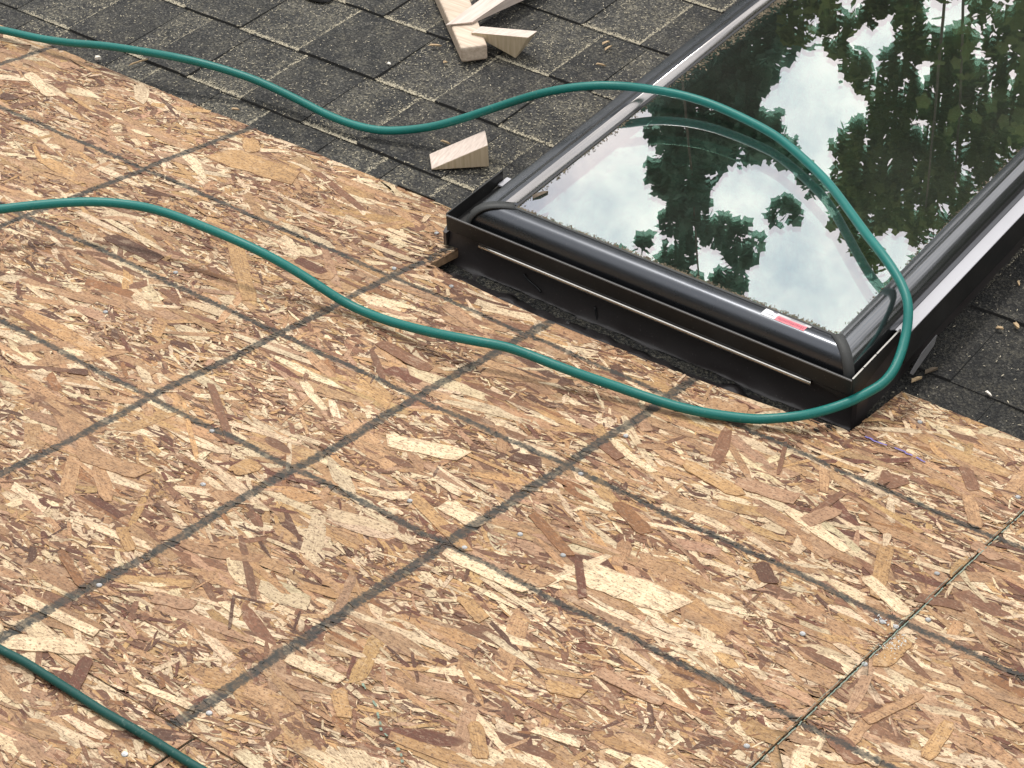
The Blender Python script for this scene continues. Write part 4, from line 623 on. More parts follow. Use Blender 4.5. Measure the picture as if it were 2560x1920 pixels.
p_right = panel('wood flake sheathing panel in the bottom right corner right of the thin green joint', [[(1.2188, -.785), (2.3, -.785), (2.3, .2125), (1.2188, .2125)]], (1.2188, 2.3, -.785, .2125), in_rect(1.2188, 2.3, -.785, .2125), clip_rect(1.2188, 2.3, -.785, .2125), (1.76, -.285, 0))
p_low = panel('wood flake sheathing panel along the bottom edge right of the short green joint', [[(.8385, -1.5), (2.3, -1.5), (2.3, -.7866), (.8385, -.7866)]], (.8385, 2.3, -1.5, -.7866), in_rect(.8385, 2.3, -1.5, -.7866), clip_rect(.8385, 2.3, -1.5, -.7866), (1.5, -1.1, 0))
p_low2 = panel('wood flake sheathing panel in the bottom left corner beneath the dark green hose', [[(-.6, -1.5), (.8360, -1.5), (.8360, -.7866), (-.6, -.7866)]], (-.6, .8360, -1.5, -.7866), in_rect(-.6, .8360, -1.5, -.7866), clip_rect(-.6, .8360, -1.5, -.7866), (.1, -1.1, 0))

def panel_at(x, y):
    if y > -.786: return p_main if x < 1.218 else p_right
    return p_low if x > .837 else p_low2

# the strands one can pick out by eye, each its own thin chip pressed into the face
rt = random.Random(21)
for i, (ax, ay, bx, by, wdt, key) in enumerate(STRANDS):
    if (ax+bx)/2 > .4 and (ax+bx)/2 < 1.0 and max(ay, by) > .03: continue     # keep clear of the notch
    A = Vector((ax, ay)); B = Vector((bx, by)); dd = (B-A); L = dd.length; dd.normalize(); nn = Vector((-dd.y, dd.x))
    pts = []
    m = 9; hw = wdt/2
    sk = rt.uniform(-.4, .4)*hw
    e0, e1 = rt.uniform(.5, .95), rt.uniform(.5, .95)
    for s_ in (-1, 1):
        row_ = []
        for k in range(m):
            t = k/(m-1); f = 1.0
            if t < .1: f = e0
            if t > .9: f = e1
            row_.append(A+dd*(L*t+s_*sk*(1 if t < .5 else -1)+rt.uniform(-.012, .012)*L)+nn*s_*hw*f*rt.uniform(.86, 1.08))
        pts += row_ if s_ < 0 else row_[::-1]
    pl = [(p.x, p.y) for p in pts]
    par = panel_at((ax+bx)/2, (ay+by)/2)
    c = (A+B)/2; n = len(pl); zt = 0.00050+i*0.000006
    V = [(x, y, -0.0004) for x, y in pl]+[(x, y, zt) for x, y in pl]+[(c.x, c.y, zt)]
    F = [(k, (k+1) % n, n+(k+1) % n, n+k) for k in range(n)]+[(n+k, n+(k+1) % n, 2*n) for k in range(n)]
    o = mesh_obj('wood_strand', V, F, 'pressed_wood', parent=par)
    cc = LIN[key]*rt.uniform(.95, 1.08)*(1.15 if key == 'c' else 1.0)
    add_uv(o, lambda v: ((Vector((v.x, v.y))-A).dot(dd)+i*3.1, (Vector((v.x, v.y))-A).dot(nn)+i*1.7), lambda v: (v.x, v.y), cc)
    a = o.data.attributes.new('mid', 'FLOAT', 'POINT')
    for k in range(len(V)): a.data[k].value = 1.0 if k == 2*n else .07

# nail heads
def disc(x, y, z, r, h, tx=0, ty=0, n=10):
    V = []; F = []
    for k in range(n):
        a = 2*math.pi*k/n; V.append((x+r*math.cos(a), y+r*math.sin(a), z+tx*r*math.cos(a)+ty*r*math.sin(a)))
    for k in range(n):
        a = 2*math.pi*k/n; q = r*.86; V.append((x+q*math.cos(a), y+q*math.sin(a), z+h+tx*q*math.cos(a)+ty*q*math.sin(a)))
    V.append((x, y, z+h*.75))
    for k in range(n):
        j = (k+1) % n; F += [(k, j, n+j, n+k), (n+k, n+j, 2*n)]
    return V, F
for x, y in NAILS:
    V, F = disc(x, y, 0.0, .0032, .0010, rt.uniform(-.06, .06), rt.uniform(-.06, .06))
    mesh_obj('nail', V, F, 'nail_steel', parent=panel_at(x, y))

# pen and ink traces: ragged ribbons lying on the face
def ribbon(pts, w, z, rr, gap=0.0):
    V = []; F = []
    P = []
    for i in range(len(pts)-1):
        a = Vector(pts[i]); b = Vector(pts[i+1]); n = max(2, int((b-a).length/.004))
        for k in range(n): P.append(a.lerp(b, k/n))
    P.append(Vector(pts[-1]))
    for i in range(len(P)-1):
        if rr.random() < gap: continue
        d = (P[i+1]-P[i]).normalized(); nn = Vector((-d.y, d.x)); k = len(V); o_ = rr.uniform(-.3, .3)*w
        for p, s_ in ((P[i], -1), (P[i+1], -1), (P[i+1], 1), (P[i], 1)):
            q = p+nn*(s_*w*rr.uniform(.25, .6)+o_); V.append((q.x, q.y, z))
        F.append((k, k+1, k+2, k+3))
    return V, F
V, F = ribbon([(1.020, .087), (1.034, .086), (1.06, .089), (1.083, .088), (1.095, .085)], .0028, .0013, rt, .15)
mesh_obj('pen_mark', V, F, 'purple_ink', parent=p_main)
V, F = ribbon([(.892, -.63), (.925, -.650), (.95, -.672), (.975, -.680)], .0022, .0013, rt, .45)
mesh_obj('ink_trace', V, F, 'green_ink', parent=p_main)
V, F = ribbon([(.975, -.680), (1.0, -.700), (1.03, -.715), (1.06, -.74)], .003, .0013, rt, .5)
mesh_obj('ink_trace', V, F, 'green_ink', parent=p_main)
# pale dust and crushed fibres along the joint
V, F = ribbon([(1.2158, -.75), (1.2155, -.5), (1.2158, -.2), (1.2158, .2)], .0006, .0011, rt, .30)
mesh_obj('joint_dust', V, F, 'edge_dust', parent=p_main, kind='stuff')
V, F = ribbon([(1.2199, -.75), (1.2201, -.5), (1.2199, -.2), (1.2199, .2)], .0013, .0011, rt, .12)
mesh_obj('joint_dust', V, F, 'edge_dust', parent=p_right, kind='stuff')
V, F = crumbs(60, lambda: (1.2285+rt.gauss(0, .0042), -.240+rt.gauss(0, .011), .0006), .0005, .0014, rt)
mesh_obj('chalk_smudge', V, F, 'chalk', parent=p_right, kind='stuff')
V, F = crumbs(22, lambda: (1.200+rt.gauss(0, .006), -.214+rt.gauss(0, .003), .0006), .0005, .0014, rt)
mesh_obj('chalk_smudge', V, F, 'chalk', parent=p_main, kind='stuff')

# ================================================================== SKYLIGHT (frame U: x across, y up the roof, h off the shingles)
sky_ = thing('skylight', 'dark metal framed skylight whose glass mirrors trees and clouds', 'skylight', U, (0.70, -0.085, -0.012))
Y1 = 1.30
GL, GR, GB, GH = 0.4915, 0.9435, -0.0580, 0.0950
# kerb: four walls wrapped in dark membrane
kb = [box(.404, .9855, -.0760, -.060, -.05, .060), box(.4290, .4520, -.0595, Y1, -.05, .060), box(.9600, .9855, -.0595, Y1, -.05, .060), box(.4305, .9595, Y1-.03, Y1, -.05, .060)]
for k_ in kb:
    mesh_obj('kerb_side', k_[0], k_[1], 'kerb_membrane', parent=sky_)
# creased membrane skin on the front of the kerb
rm = random.Random(5)
nx, nh = 150, 12; V = []; F = []
import mathutils
path = [(-.0785, .058), (-.0785, .044), (-.0800, .030), (-.0815, .018), (-.0830, .008), (-.0850, .001), (-.0900, -.0035), (-.0980, -.0030), (-.1060, -.0005), (-.1130, .0012), (-.1200, .0018), (-.1250, .0005), (-.1270, -.004)]
for i in range(nx+1):
    for j in range(nh+1):
        x = .4045+(.9850-.4045)*i/nx; y, h = path[j]; w_ = min(1, j/4)
        q = mathutils.noise.noise(Vector((x*14, h*60, 3.1)))*.0035+abs(mathutils.noise.noise(Vector((x*9+h*60, j*.35, 9.0))))*.006
        y2 = y-q*w_+(mathutils.noise.noise(Vector((x*22, 4.0, 0)))*.022+.006 if j > 8 else 0)
        V.append((x, y2, h+(abs(mathutils.noise.noise(Vector((x*34, j*.6, 2.0))))*.006-.0016 if j > 5 else 0)))
for i in range(nx):
    for j in range(nh):
        a = i*(nh+1)+j; F.append((a, a+nh+1, a+nh+2, a+1))
mesh_obj('membrane_skin', V, F, 'kerb_membrane', parent=sky_, smooth=True)
# folded flap of membrane at the two front corners
V, F = join([prism([(.4040, -.0875), (.3985, -.0860), (.3930, -.070), (.4040, -.062)], -.03, .040)])
mesh_obj('membrane_fold', V, F, 'kerb_membrane', parent=sky_)
V, F = join([prism([(.9855, -.0885), (.9900, -.0860), (.9905, -.060), (.9857, -.055)], -.035, .036)])
mesh_obj('membrane_fold', V, F, 'kerb_membrane', parent=sky_)
# tar runs
for x, h0, h1, a in ((.628, .018, -.020, .010), (.520, .024, .010, .03), (.74, -.004, -.016, .05)):
    pts = [(x+a*t+rm.uniform(-.003, .003), -.0840-.004*t, h0+(h1-h0)*t) for t in (0, .25, .5, .75, 1)]
    V, F = tube(pts, .0016, 7, 3)
    mesh_obj('tar_run', V, F, 'black_plastic', parent=sky_, smooth=True)

HX = [(0, 3, 2, 1), (4, 5, 6, 7), (0, 1, 5, 4), (1, 2, 6, 5), (2, 3, 7, 6), (3, 0, 4, 7)]
# gutter fascia round the front, with triangular returns up both sides
V, F = box(.4165, .9880, -.0995, -.0972, .0570, .0800)
bevel(mesh_obj('gutter_fascia', V, F, 'gutter_metal', parent=sky_), .0008)
V = [(.9400, -.0993, .0568), (.9400, -.0993, .0555), (.9880, -.0993, .0462), (.9880, -.0993, .0568)]
V += [(x, -.0975, h_) for x, _, h_ in V]
mesh_obj('corner_plate', V, HX, 'gutter_metal', parent=sky_)
def fin(x0, x1, ylast, hb, hf=.0455):
    V = [(x0, -.0970, hf), (x0, ylast, hb), (x0, ylast, .0800), (x0, -.0970, .0800)]
    V += [(x1, y, h) for (_, y, h) in V]
    return V, [(0, 1, 2, 3)[::-1], (4, 5, 6, 7), (0, 1, 5, 4), (1, 2, 6, 5), (2, 3, 7, 6), (3, 0, 4, 7)]
V, F = fin(.4140, .4162, .018, .0640, .0540)
bevel(mesh_obj('gutter_return', V, F, 'gutter_metal', parent=sky_), .0006)
V, F = fin(.9860, .9882, .012, .0640)
bevel(mesh_obj('gutter_return', V, F, 'gutter_metal', parent=sky_), .0006)
V, F = box(.4165, .9858, -.0970, -.060, .0600, .0625)
mesh_obj('gutter_floor', V, F, 'gutter_metal', parent=sky_)
V, F = box(.4165, .4390, -.0598, .020, .0600, .0625)
mesh_obj('gutter_floor', V, F, 'gutter_metal', parent=sky_)
V, F = box(.4175, .4250, .004, .024, .0640, .0672)
bevel(mesh_obj('gutter_clip', V, F, 'pale_strip', parent=sky_), .0008)
# bright silver top edge of the right return
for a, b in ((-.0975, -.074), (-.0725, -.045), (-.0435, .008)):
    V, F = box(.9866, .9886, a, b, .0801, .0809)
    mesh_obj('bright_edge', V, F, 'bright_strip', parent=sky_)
# thin lighter grey lip along the fascia top
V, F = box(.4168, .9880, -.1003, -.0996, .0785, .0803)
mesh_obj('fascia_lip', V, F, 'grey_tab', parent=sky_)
# pale flange outside the right rail
V, F = box(.9800, .9968, .0125, Y1, .0738, .0756)
bevel(mesh_obj('side_flange', V, F, 'pale_strip', parent=sky_), .0007)
V, F = box(.9860, .9964, .0125, Y1, .0300, .0737)
bevel(mesh_obj('side_cover', V, F, 'gutter_metal', parent=sky_), .003)
# bright trim rod along the front of the kerb
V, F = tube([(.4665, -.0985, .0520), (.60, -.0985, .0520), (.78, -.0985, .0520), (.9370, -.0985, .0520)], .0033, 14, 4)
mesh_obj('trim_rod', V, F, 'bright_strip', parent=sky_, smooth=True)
V, F = tube([(.4665, -.0992, .0566), (.60, -.0992, .0566), (.78, -.0992, .0566), (.9370, -.0992, .0566)], .0013, 8, 4)
mesh_obj('trim_rod', V, F, 'gutter_metal', parent=sky_, smooth=True)
# grey tabs at the right foot
V, F = join([([(.9990, .084, .030), (.9995, .078, .019), (.9990, .030, .006), (.9985, .024, .012), (.9988, .050, .026),
               (1.0002, .084, .030), (1.0007, .078, .019), (1.0002, .030, .006), (.9997, .024, .012), (1.0000, .050, .026)],
              [(0, 1, 2, 3, 4), (9, 8, 7, 6, 5), (0, 5, 6, 1), (1, 6, 7, 2), (2, 7, 8, 3), (3, 8, 9, 4), (4, 9, 5, 0)])])
mesh_obj('metal_tab', V, F, 'grey_tab', parent=sky_)
V, F = prism([(.985, -.010), (.992, -.006), (.999, -.012), (.998, -.020), (.994, -.024), (.993, -.034), (.990, -.030), (.989, -.018)], -.004, -.0028)
mesh_obj('metal_tab', V, F, 'grey_tab', parent=sky_)

# rails: rounded cladding, swept profiles mitred at the front corners
def rail_profile(w, inner, outer_h, bulge, n=14):
    """(distance from the glass edge outward, height) points from the inner lip to the outer foot"""
    pts = [(0.0, GH-.0015), (0.0, GH+.0014)]
    for k in range(n+1):
        t = k/n; a = t*math.pi/2
        pts.append((.002+(w-.002)*math.sin(a)**.9, GH+.0022+bulge*math.sin(min(1, t*2.2)*math.pi/2)-(GH+.0022+bulge-outer_h)*(1-math.cos(a))**1.15))
    pts.append((w, outer_h-.006)); pts.append((.0, outer_h-.006))
    return pts
WF, WL, WR = .0340, .0480, .0370
pf = rail_profile(WF, 0, .066, .0045); pl_ = rail_profile(WL, 0, .0800, .0012); pr_ = rail_profile(WR, 0, .068, .0055)
def mk_rail(name, A, B, mat='frame_metal'):
    V, F = extrude_profile(None, A, B)
    o = mesh_obj(name, V, F, mat, parent=sky_, smooth=False)
    o.data.polygons.foreach_set('use_smooth', [i < len(A) for i in range(len(o.data.polygons))])
    m = o.modifiers.new('split', 'EDGE_SPLIT'); m.split_angle = rad(35)
    return o
eps = .0012
# left profile: broad flat outer slope, hollow, then bright inner slope
pl_ = [(0.0, GH-.0015), (0.0, GH+.0010), (.0030, GH+.0030), (.0150, GH+.0052), (.0185, GH+.0050), (.0230, GH+.0026), (.0270, GH-.0010), (.0310, GH-.0030), (.0350, GH-.0036), (.0480, GH-.0085), (.0500, GH-.012), (.0500, .066), (0, .066)]
def smooth_prof(p, n=4):
    core = p[2:-2]; out = []
    for i in range(len(core)-1):
        a, b, c, d = core[max(i-1, 0)], core[i], core[i+1], core[min(i+2, len(core)-1)]
        for k in range(n):
            t = k/n
            out.append(tuple(0.5*((2*b[j])+(c[j]-a[j])*t+(2*a[j]-5*b[j]+4*c[j]-d[j])*t*t+(3*b[j]-a[j]-3*c[j]+d[j])*t**3) for j in (0, 1)))
    return p[:2]+out+[core[-1]]+p[-2:]
pl_ = smooth_prof(pl_)
mk_rail('side_rail', [(GL-dx, GB-min(dx, .034)+.006, h) for dx, h in pl_], [(GL-dx, Y1, h) for dx, h in pl_])
mk_rail('side_rail', [(GR+dx, GB-dx*WF/WR+.006, h) for dx, h in pr_], [(GR+dx, Y1, h) for dx, h in pr_], 'frame_metal_bright')
mk_rail('front_rail', [(GL-dy*WL/WF+.004, GB-dy, h) for dy, h in pf], [(GR+dy*WR/WF-.004, GB-dy, h) for dy, h in pf])
# rubber corner strips over the mitres
def corner(x0, sx, W, prof, half):
    A = []; B = []
    for dy, h in prof[:-1]:
        k = dy/WF; x = x0+sx*dy*W/WF; y = GB-dy
        n = Vector((1.0, -sx*-1.0)).normalized() if sx > 0 else Vector((1.0, 1.0)).normalized()
        n = Vector((1.0, sx*1.0)).normalized()
        A.append((x-n.x*half, y-n.y*half, h+.0012)); B.append((x+n.x*half, y+n.y*half, h+.0012))
    V = A+B; m = len(A); F = [(i, i+1, m+i+1, m+i) for i in range(m-1)]
    o = mesh_obj('corner_strip', V, F, 'rubber', parent=sky_, smooth=True)
    s_ = o.modifiers.new('solid', 'SOLIDIFY'); s_.thickness = .0025; s_.offset = 0
    return o
bd = [(.0008, GH+.0004), (.0010, GH+.0022), (.0030, GH+.0040), (.0055, GH+.0054), (.0080, GH+.0063), (.0100, GH+.0066), (.0115, GH+.0064), (.0125, GH+.0058), (.0125, GH+.001)]
V, F = extrude_profile(None, [(GL-dx, GB-min(dx, .034)+.010, h) for dx, h in bd], [(GL-dx, Y1, h) for dx, h in bd])
mesh_obj('glazing_bead', V, F, 'bead_metal', parent=sky_, smooth=True)
V, F = box(GL-.002, GR+.001, GB-.0034, GB+.0002, GH+.0005, GH+.0034)
bevel(mesh_obj('glazing_gasket', V, F, 'rubber', parent=sky_), .0010)
corner(GR, 1, WR, pf, .0062)
corner(GL, -1, WL, pf, .0068)
# glazing: two panes over a dark room
def pane(name, h, th, mtop, m=.004):
    V, F = box(GL-m, GR+m, GB-m, Y1-.03, h-th, h)
    return mesh_obj(name, V, F, None, parent=sky_, mats=['glass_edge', mtop], fm=[0, 1, 0, 0, 0, 0])
pane('glass_pane', GH, .004, 'glass_outer', .0035)
pane('glass_pane', GH-.0150, .004, 'glass_inner', .0030)
V, F = box(GL-.003, GR+.003, GB-.003, Y1-.03, -.30, -.295)
mesh_obj('room_shade', V, F, 'interior', parent=sky_)
for a in (box(.4305, .4335, -.0595, Y1-.035, -.294, .058), box(.9565, .9595, -.0595, Y1-.035, -.294, .058), box(.434, .956, -.0595, -.0565, -.294, .058), box(.434, .956, Y1-.04, Y1-.036, -.294, .058)):
    mesh_obj('shaft_lining', a[0], a[1], 'interior_light', parent=sky_)
# seal between glass and rails
V, F = join([box(GL-.0005, GL+.0022, GB, Y1-.03, GH+.0002, GH+.0013)])
mesh_obj('glazing_seal', V, F, 'black_plastic', parent=sky_)
# lichen and grit gathered along the lower edge of the glass and up the left side
rg = random.Random(9)
def gspot():
    m = rg.random()
    if m < .62:
        return rg.uniform(GL, GR), GB+.0008+abs(rg.gauss(0, .0028)), GH+.0008
    if m < .85: return GL+.002+abs(rg.gauss(0, .0035)), rg.uniform(GB, .9), GH+.0006
    return GR-abs(rg.gauss(0, .002)), rg.uniform(GB, .9), GH+.0006
V, F = crumbs(2200, gspot, .0006, .0014, rg)
mesh_obj('edge_grit', V, F, 'grime', parent=sky_, kind='stuff')
V, F = crumbs(500, lambda: (GL+.003+abs(rg.gauss(0, .006)), rg.choice([rg.gauss(.62, .05), rg.gauss(.5, .1), rg.uniform(.3, .9)]), GH+.0006), .0008, .0022, rg)
mesh_obj('edge_grit', V, F, 'grime', parent=sky_, kind='stuff')
# warning sticker on the front rail
def on_front(x, dy):
    # height of the front rail at dy outside the glass
    for (a, ha), (b, hb) in zip(pf[1:-2], pf[2:-1]):
        if a <= dy <= b: return ha+(hb-ha)*(dy-a)/(b-a+1e-9)
    return GH+.006
def patch(name, x0, x1, d0, d1, mat, lift, skew=0.0, par=None):
    nx, ny = 6, 6; V = []; F = []
    for i in range(nx+1):
        for j in range(ny+1):
            dy = d0+(d1-d0)*j/ny; x = x0+(x1-x0)*i/nx+skew*(dy-d0)
            V.append((x, GB-dy, on_front(x, dy)+lift))
    for i in range(nx):
        for j in range(ny):
            a = i*(ny+1)+j; F.append((a, a+1, a+ny+2, a+ny+1))
    o = mesh_obj(name, V, F, mat, parent=par or sky_)
    if par: o.location = (0, 0, 0)
    s_ = o.modifiers.new('solid', 'SOLIDIFY'); s_.thickness = .0002; s_.offset = 1
    return o
SX = .853
stk = patch('warning_sticker', SX, SX+.0185, .0008, .0165, 'sticker_white', .0004, .03)
patch('sticker_band', SX+.0187, SX+.0600, .0008, .0078, 'sticker_grey', .0004, .0, stk)
patch('sticker_red_band', SX+.0187, SX+.0570, .0081, .0165, 'sticker_red', .0004, .0, stk)
# its print is too small to read: rows of tiny marks
V = []; F = []
def mark(x0, x1, d0, d1):
    k = len(V)
    for x, dy in ((x0, d0), (x1, d0), (x1, d1), (x0, d1)): V.append((x, GB-dy, on_front(x, dy)+.00085))
    F.append((k, k+3, k+2, k+1))
for r_ in range(2):
    x = SX+.030+.004*r_
    while x < SX+.052:
        w_ = rg.uniform(.0005, .0012); mark(x, x+w_, .0026+.0022*r_, .0037+.0022*r_); x += w_+.0005
x = SX+.0045
while x < SX+.0165:
    w_ = rg.uniform(.0006, .0013); mark(x, x+w_, .0118, .0132); x += w_+.0005
mark(SX+.0095, SX+.0150, .0030, .0046); mark(SX+.0115, SX+.0165, .0044, .0060)
o = mesh_obj('sticker_print', V, F, 'sticker_print', parent=stk); o.location = (0, 0, 0)
V = []; F = []
x = SX+.0215
while x < SX+.054:
    w_ = rg.uniform(.0010, .0022); mark(x, x+w_, .0102+rg.uniform(0, .001), .0142+rg.uniform(0, .001)); x += w_+.0009
mat_simple('sticker_red_dark', (0.33, 0.06, 0.09, 1), 0.5)
o = mesh_obj('sticker_print', V, F, 'sticker_red_dark', parent=stk); o.location = (0, 0, 0)

# ================================================================== HOSES
V, F = tube(HOSE, .0056, 16, 5)
h = mesh_obj('air_hose', V, F, 'hose_green', frame=Matrix(), smooth=True, base=HOSE[48])
tag(h, 'long teal green rubber hose looping over the corner of the skylight glass', 'hose')
V, F = tube([(a, b, .0048) for a, b, c in HOSE2], .0040, 16, 5)
h = mesh_obj('air_hose', V, F, 'hose_dark', frame=Matrix(), smooth=True, base=HOSE2[5])
tag(h, 'dark green hose lying straight across the bottom left corner of the wood panels', 'hose')

# ================================================================== WOOD OFFCUTS (frame U)
def solid(name, V, F, mat, label, cat, group=None, bev=.0012, top=None):
    b = (sum(v[0] for v in V)/len(V), sum(v[1] for v in V)/len(V), min(v[2] for v in V))
    o = mesh_obj(name, V, F, mat, frame=U, base=b); bevel(o, bev)
    if top is not None: o.data.materials.append(MAT['pine_pale']); o.data.polygons[top].material_index = 1
    return tag(o, label, cat, group)
z0 = .003
# block A: long stud offcut pointing up the roof
A0 = [(.1300, .2950), (.1550, .3245), (.0050, .4600), (-.0200, .4310)]
A0 = [(.1310, .2945), (.1565, .3230), (-.0300, .4900), (-.0620, .4540)]
V = [(x, y, z0) for x, y in A0]+[(x, y, .0275) for x, y in A0]
solid('wood_offcut', V, HX, 'pine_x', 'long pale pine block lying flat under the other two offcuts', 'wood block', bev=.003)
# block B: wide thin wedge lying on top of A
V = [(.0756, .3300, .0295), (.1040, .3560, .0285), (.1160, .5200, .0100), (.0780, .5000, .0100),
     (.0756, .3300, .0305), (.1050, .3550, .0325), (.1170, .5200, .0400), (.0780, .5000, .0380)]
solid('wood_offcut', V, HX, 'pine_pale', 'pinkish white tapered board resting across the long pine block', 'wood block')
# block C: wedge standing on edge, point on A
T = Vector((.1215, .3320, .0315)); Rr = Vector((.2110, .3490, .0440)); B = Vector((.1880, .3470, .0030)); e = Vector((-.006, .0300, -.0060))
T2 = Vector((.1190, .3330, .0290))
V = [T2, B, Rr, T, T2+e, B+e+Vector((0, 0, .006)), Rr+e, T+e]
V = [(v.x, v.y, max(v.z, .0022)) for v in V]
solid('wood_wedge', V, HX, 'pine_tan', 'wood wedge standing on edge with its tip on the long pine block', 'wood wedge', 'wood wedges on the shingles', top=4)
# block D: wedge sitting alone by the skylight corner
bl = (.2654, .0554); br = (.3241, .1047); tl = (.2402, .0823); tr = (.2989, .1316)
V = [(*bl, z0), (*br, z0), (*tr, z0), (*tl, z0), (*bl, .0050), (*br, .0375), (*tr, .0375), (*tl, .0050)]
solid('wood_wedge', V, HX, 'pine_tan', 'small wood wedge sitting alone on the shingles near the skylight corner', 'wood wedge', 'wood wedges on the shingles', top=1)

# ================================================================== LITTLE THINGS
def chip(x, y, L, W, ang, mat, name, label, cat, hh=.0012, group=None, frame=U, z=.0030):
    ca, sa = math.cos(ang), math.sin(ang); pl = []
    for u, v in ((-1, -.6), (-.2, -1), (.8, -.7), (1, .3), (.3, 1), (-.7, .7)):
        u2 = u*L/2; v2 = v*W/2; pl.append((x+u2*ca-v2*sa, y+u2*sa+v2*ca))
    V, F = prism(pl, z, z+hh)
    V = [(a, b, c+(.0012*math.sin(i*1.9))) for i, (a, b, c) in enumerate(V)]
    o = mesh_obj(name, V, F, mat, frame=frame, base=(x, y, z)); return tag(o, label, cat, group)
G_ = 'wood chips on the shingles'
chip(.069, .312, .020, .004, .55, 'chip_wood', 'wood_chip', 'tan wood chip on the shingle left of the long pine block', 'wood chip', group=G_)
chip(.110, .283, .007, .005, 1.0, 'chip_wood', 'wood_chip', 'tiny pale wood crumb just below the end of the long pine block', 'wood chip', group=G_)
chip(.271, .454, .016, .004, 1.3, 'chip_wood', 'wood_chip', 'upper of two slivers on the dark shingle beside the left rail', 'wood chip', group=G_)
chip(.282, .444, .018, .0035, 1.5, 'chip_wood', 'wood_chip', 'reddish lower of two slivers on the dark shingle beside the left rail', 'wood chip', group=G_)
chip(.300, .400, .016, .003, .3, 'chip_wood', 'wood_chip', 'thin brown sliver just above the hose left of the rail', 'wood chip', group=G_)
chip(.239, .119, .016, .003, .1, 'chip_wood', 'wood_chip', 'short sliver just above the lone wood wedge', 'wood chip', group=G_)
chip(.045, .235, .006, .005, .1, 'chip_white', 'wood_chip', 'white crumb on the pale shingle below the pine block', 'wood chip', group=G_)
chip(-.318, .012, .009, .006, .8, 'chip_white', 'wood_chip', 'chunky white crumb beside the wood panel edge under the hose', 'wood chip', .004, group=G_)
chip(-.262, .038, .034, .0022, 1.25, 'chip_wood', 'straw', 'yellow straw under the hose at the left edge of the shingles', 'straw')
chip(-.058, .022, .012, .004, .5, 'chip_wood', 'wood_chip', 'orange chip on the shingle beside the panel edge near the grid line', 'wood chip', group=G_)
chip(1.041, 0.169, 0.0096, 0.0045, .4, 'chip_wood', 'dry_leaf', 'small orange brown leaf in the shingle joint right of the skylight', 'leaf')
chip(1.055, 0.184, 0.0112, 0.00525, -.6, 'chip_wood', 'dry_leaf', 'curled tan leaf with a stalk right of the skylight near the frame edge', 'leaf', .002)
chip(1.086, 0.052, 0.0104, 0.003, -.35, 'chip_white', 'wood_chip', 'white sliver lying in the shingle joint above the right panel edge', 'wood chip', group=G_)
chip(1.019, 0.262, 0.0096, 0.003, -.9, 'chip_wood', 'wood_chip', 'yellow chip on dark grit right of the pale flange', 'wood chip', group=G_)
chip(1.012, 0.052, 0.0208, 0.00525, 1.15, 'dry_leaf', 'dry_leaf', 'brown seed husk lying by the grey tab at the foot of the kerb', 'leaf', .002)
chip(1.006, 0.028, 0.0176, 0.0045, 1.2, 'chip_wood', 'dry_leaf', 'pale seed husk nearest the corner at the foot of the kerb', 'leaf', .002)
# leaf scrap on the glass, metal sliver on the panel edge
chip(.5012, -.0180, .026, .0065, 1.25, 'dry_leaf', 'leaf_scrap', 'dark leaf scrap stuck on the glass near its lower left corner', 'leaf', .0006, z=GH+.0014)
V, F = box(.249, .311, .2131, .2150, -.004, .0016)
o = mesh_obj('metal_strip', V, F, 'gutter_metal', frame=Matrix(), base=(.28, .214, 0)); tag(o, 'thin black metal sliver along the panel edge left of the skylight', 'metal strip')
# dark lump cut off by the top edge
V = []; F = []
nu, nv = 14, 7
for j in range(nv):
    for i in range(nu):
        a = 2*math.pi*i/nu; b = math.pi/2*j/(nv-1)
        V.append((-.175+.030*math.cos(a)*math.cos(b), .330+.016*math.sin(a)*math.cos(b), .012*math.sin(b)+.001))
for j in range(nv-1):
    for i in range(nu):
        F.append((j*nu+i, j*nu+(i+1) % nu, (j+1)*nu+(i+1) % nu, (j+1)*nu+i))
o = mesh_obj('dark_lump', V, F, 'black_plastic', frame=U, smooth=True, base=(-.175, .330, 0)); tag(o, 'black rounded object on the shingles cut off by the top edge of the photo', 'object')

# ================================================================== TREES (mirrored in the glass)
def leaf_mesh(lobes, dens, size, rr, outer):
    cs = []; 
    for x, y, z, r in lobes: cs.append((x, y, z, r, int(dens*(r/.1)**2)))
    for x, y, z, r in outer: cs.append((x, y, z, r, int(110*(r/.3)**2)))
    N = sum(c[4] for c in cs); P = np.zeros((N, 3)); k = 0
    for x, y, z, r, n in cs:
        d = rr.normal(size=(n, 3)); d /= np.linalg.norm(d, axis=1)[:, None]+1e-9
        P[k:k+n] = np.array([x, y, z])+d*r*rr.uniform(.2, 1.12, n)[:, None]**.6; k += n
    # star-ish leaf: 9 outline points
    m = 10; ang = np.linspace(0, 2*np.pi, m, endpoint=False); rad_ = np.array([1, .62, .85, .60, .75, .55, .75, .60, .85, .62])*.92
    nrm = rr.normal(size=(N, 3)); nrm[:, 2] = np.abs(nrm[:, 2])+.4; nrm /= np.linalg.norm(nrm, axis=1)[:, None]
    a = np.cross(nrm, rr.normal(size=(N, 3))); a /= np.linalg.norm(a, axis=1)[:, None]; b = np.cross(nrm, a)
    S = size*rr.uniform(.35, 1.2, N)
    V = P[:, None, :]+S[:, None, None]*(a[:, None, :]*(np.cos(ang)*rad_)[None, :, None]+b[:, None, :]*(np.sin(ang)*rad_)[None, :, None])
    V = np.concatenate([V, P[:, None, :]+nrm[:, None, :]*S[:, None, None]*.12], 1)
    idx = np.arange(N)[:, None]*(m+1)
    tri = np.stack([idx+np.arange(m), idx+(np.arange(m)+1) % m, idx+np.full(m, m)], -1).reshape(-1, 3)
    return V.reshape(-1, 3), tri, N, m+1
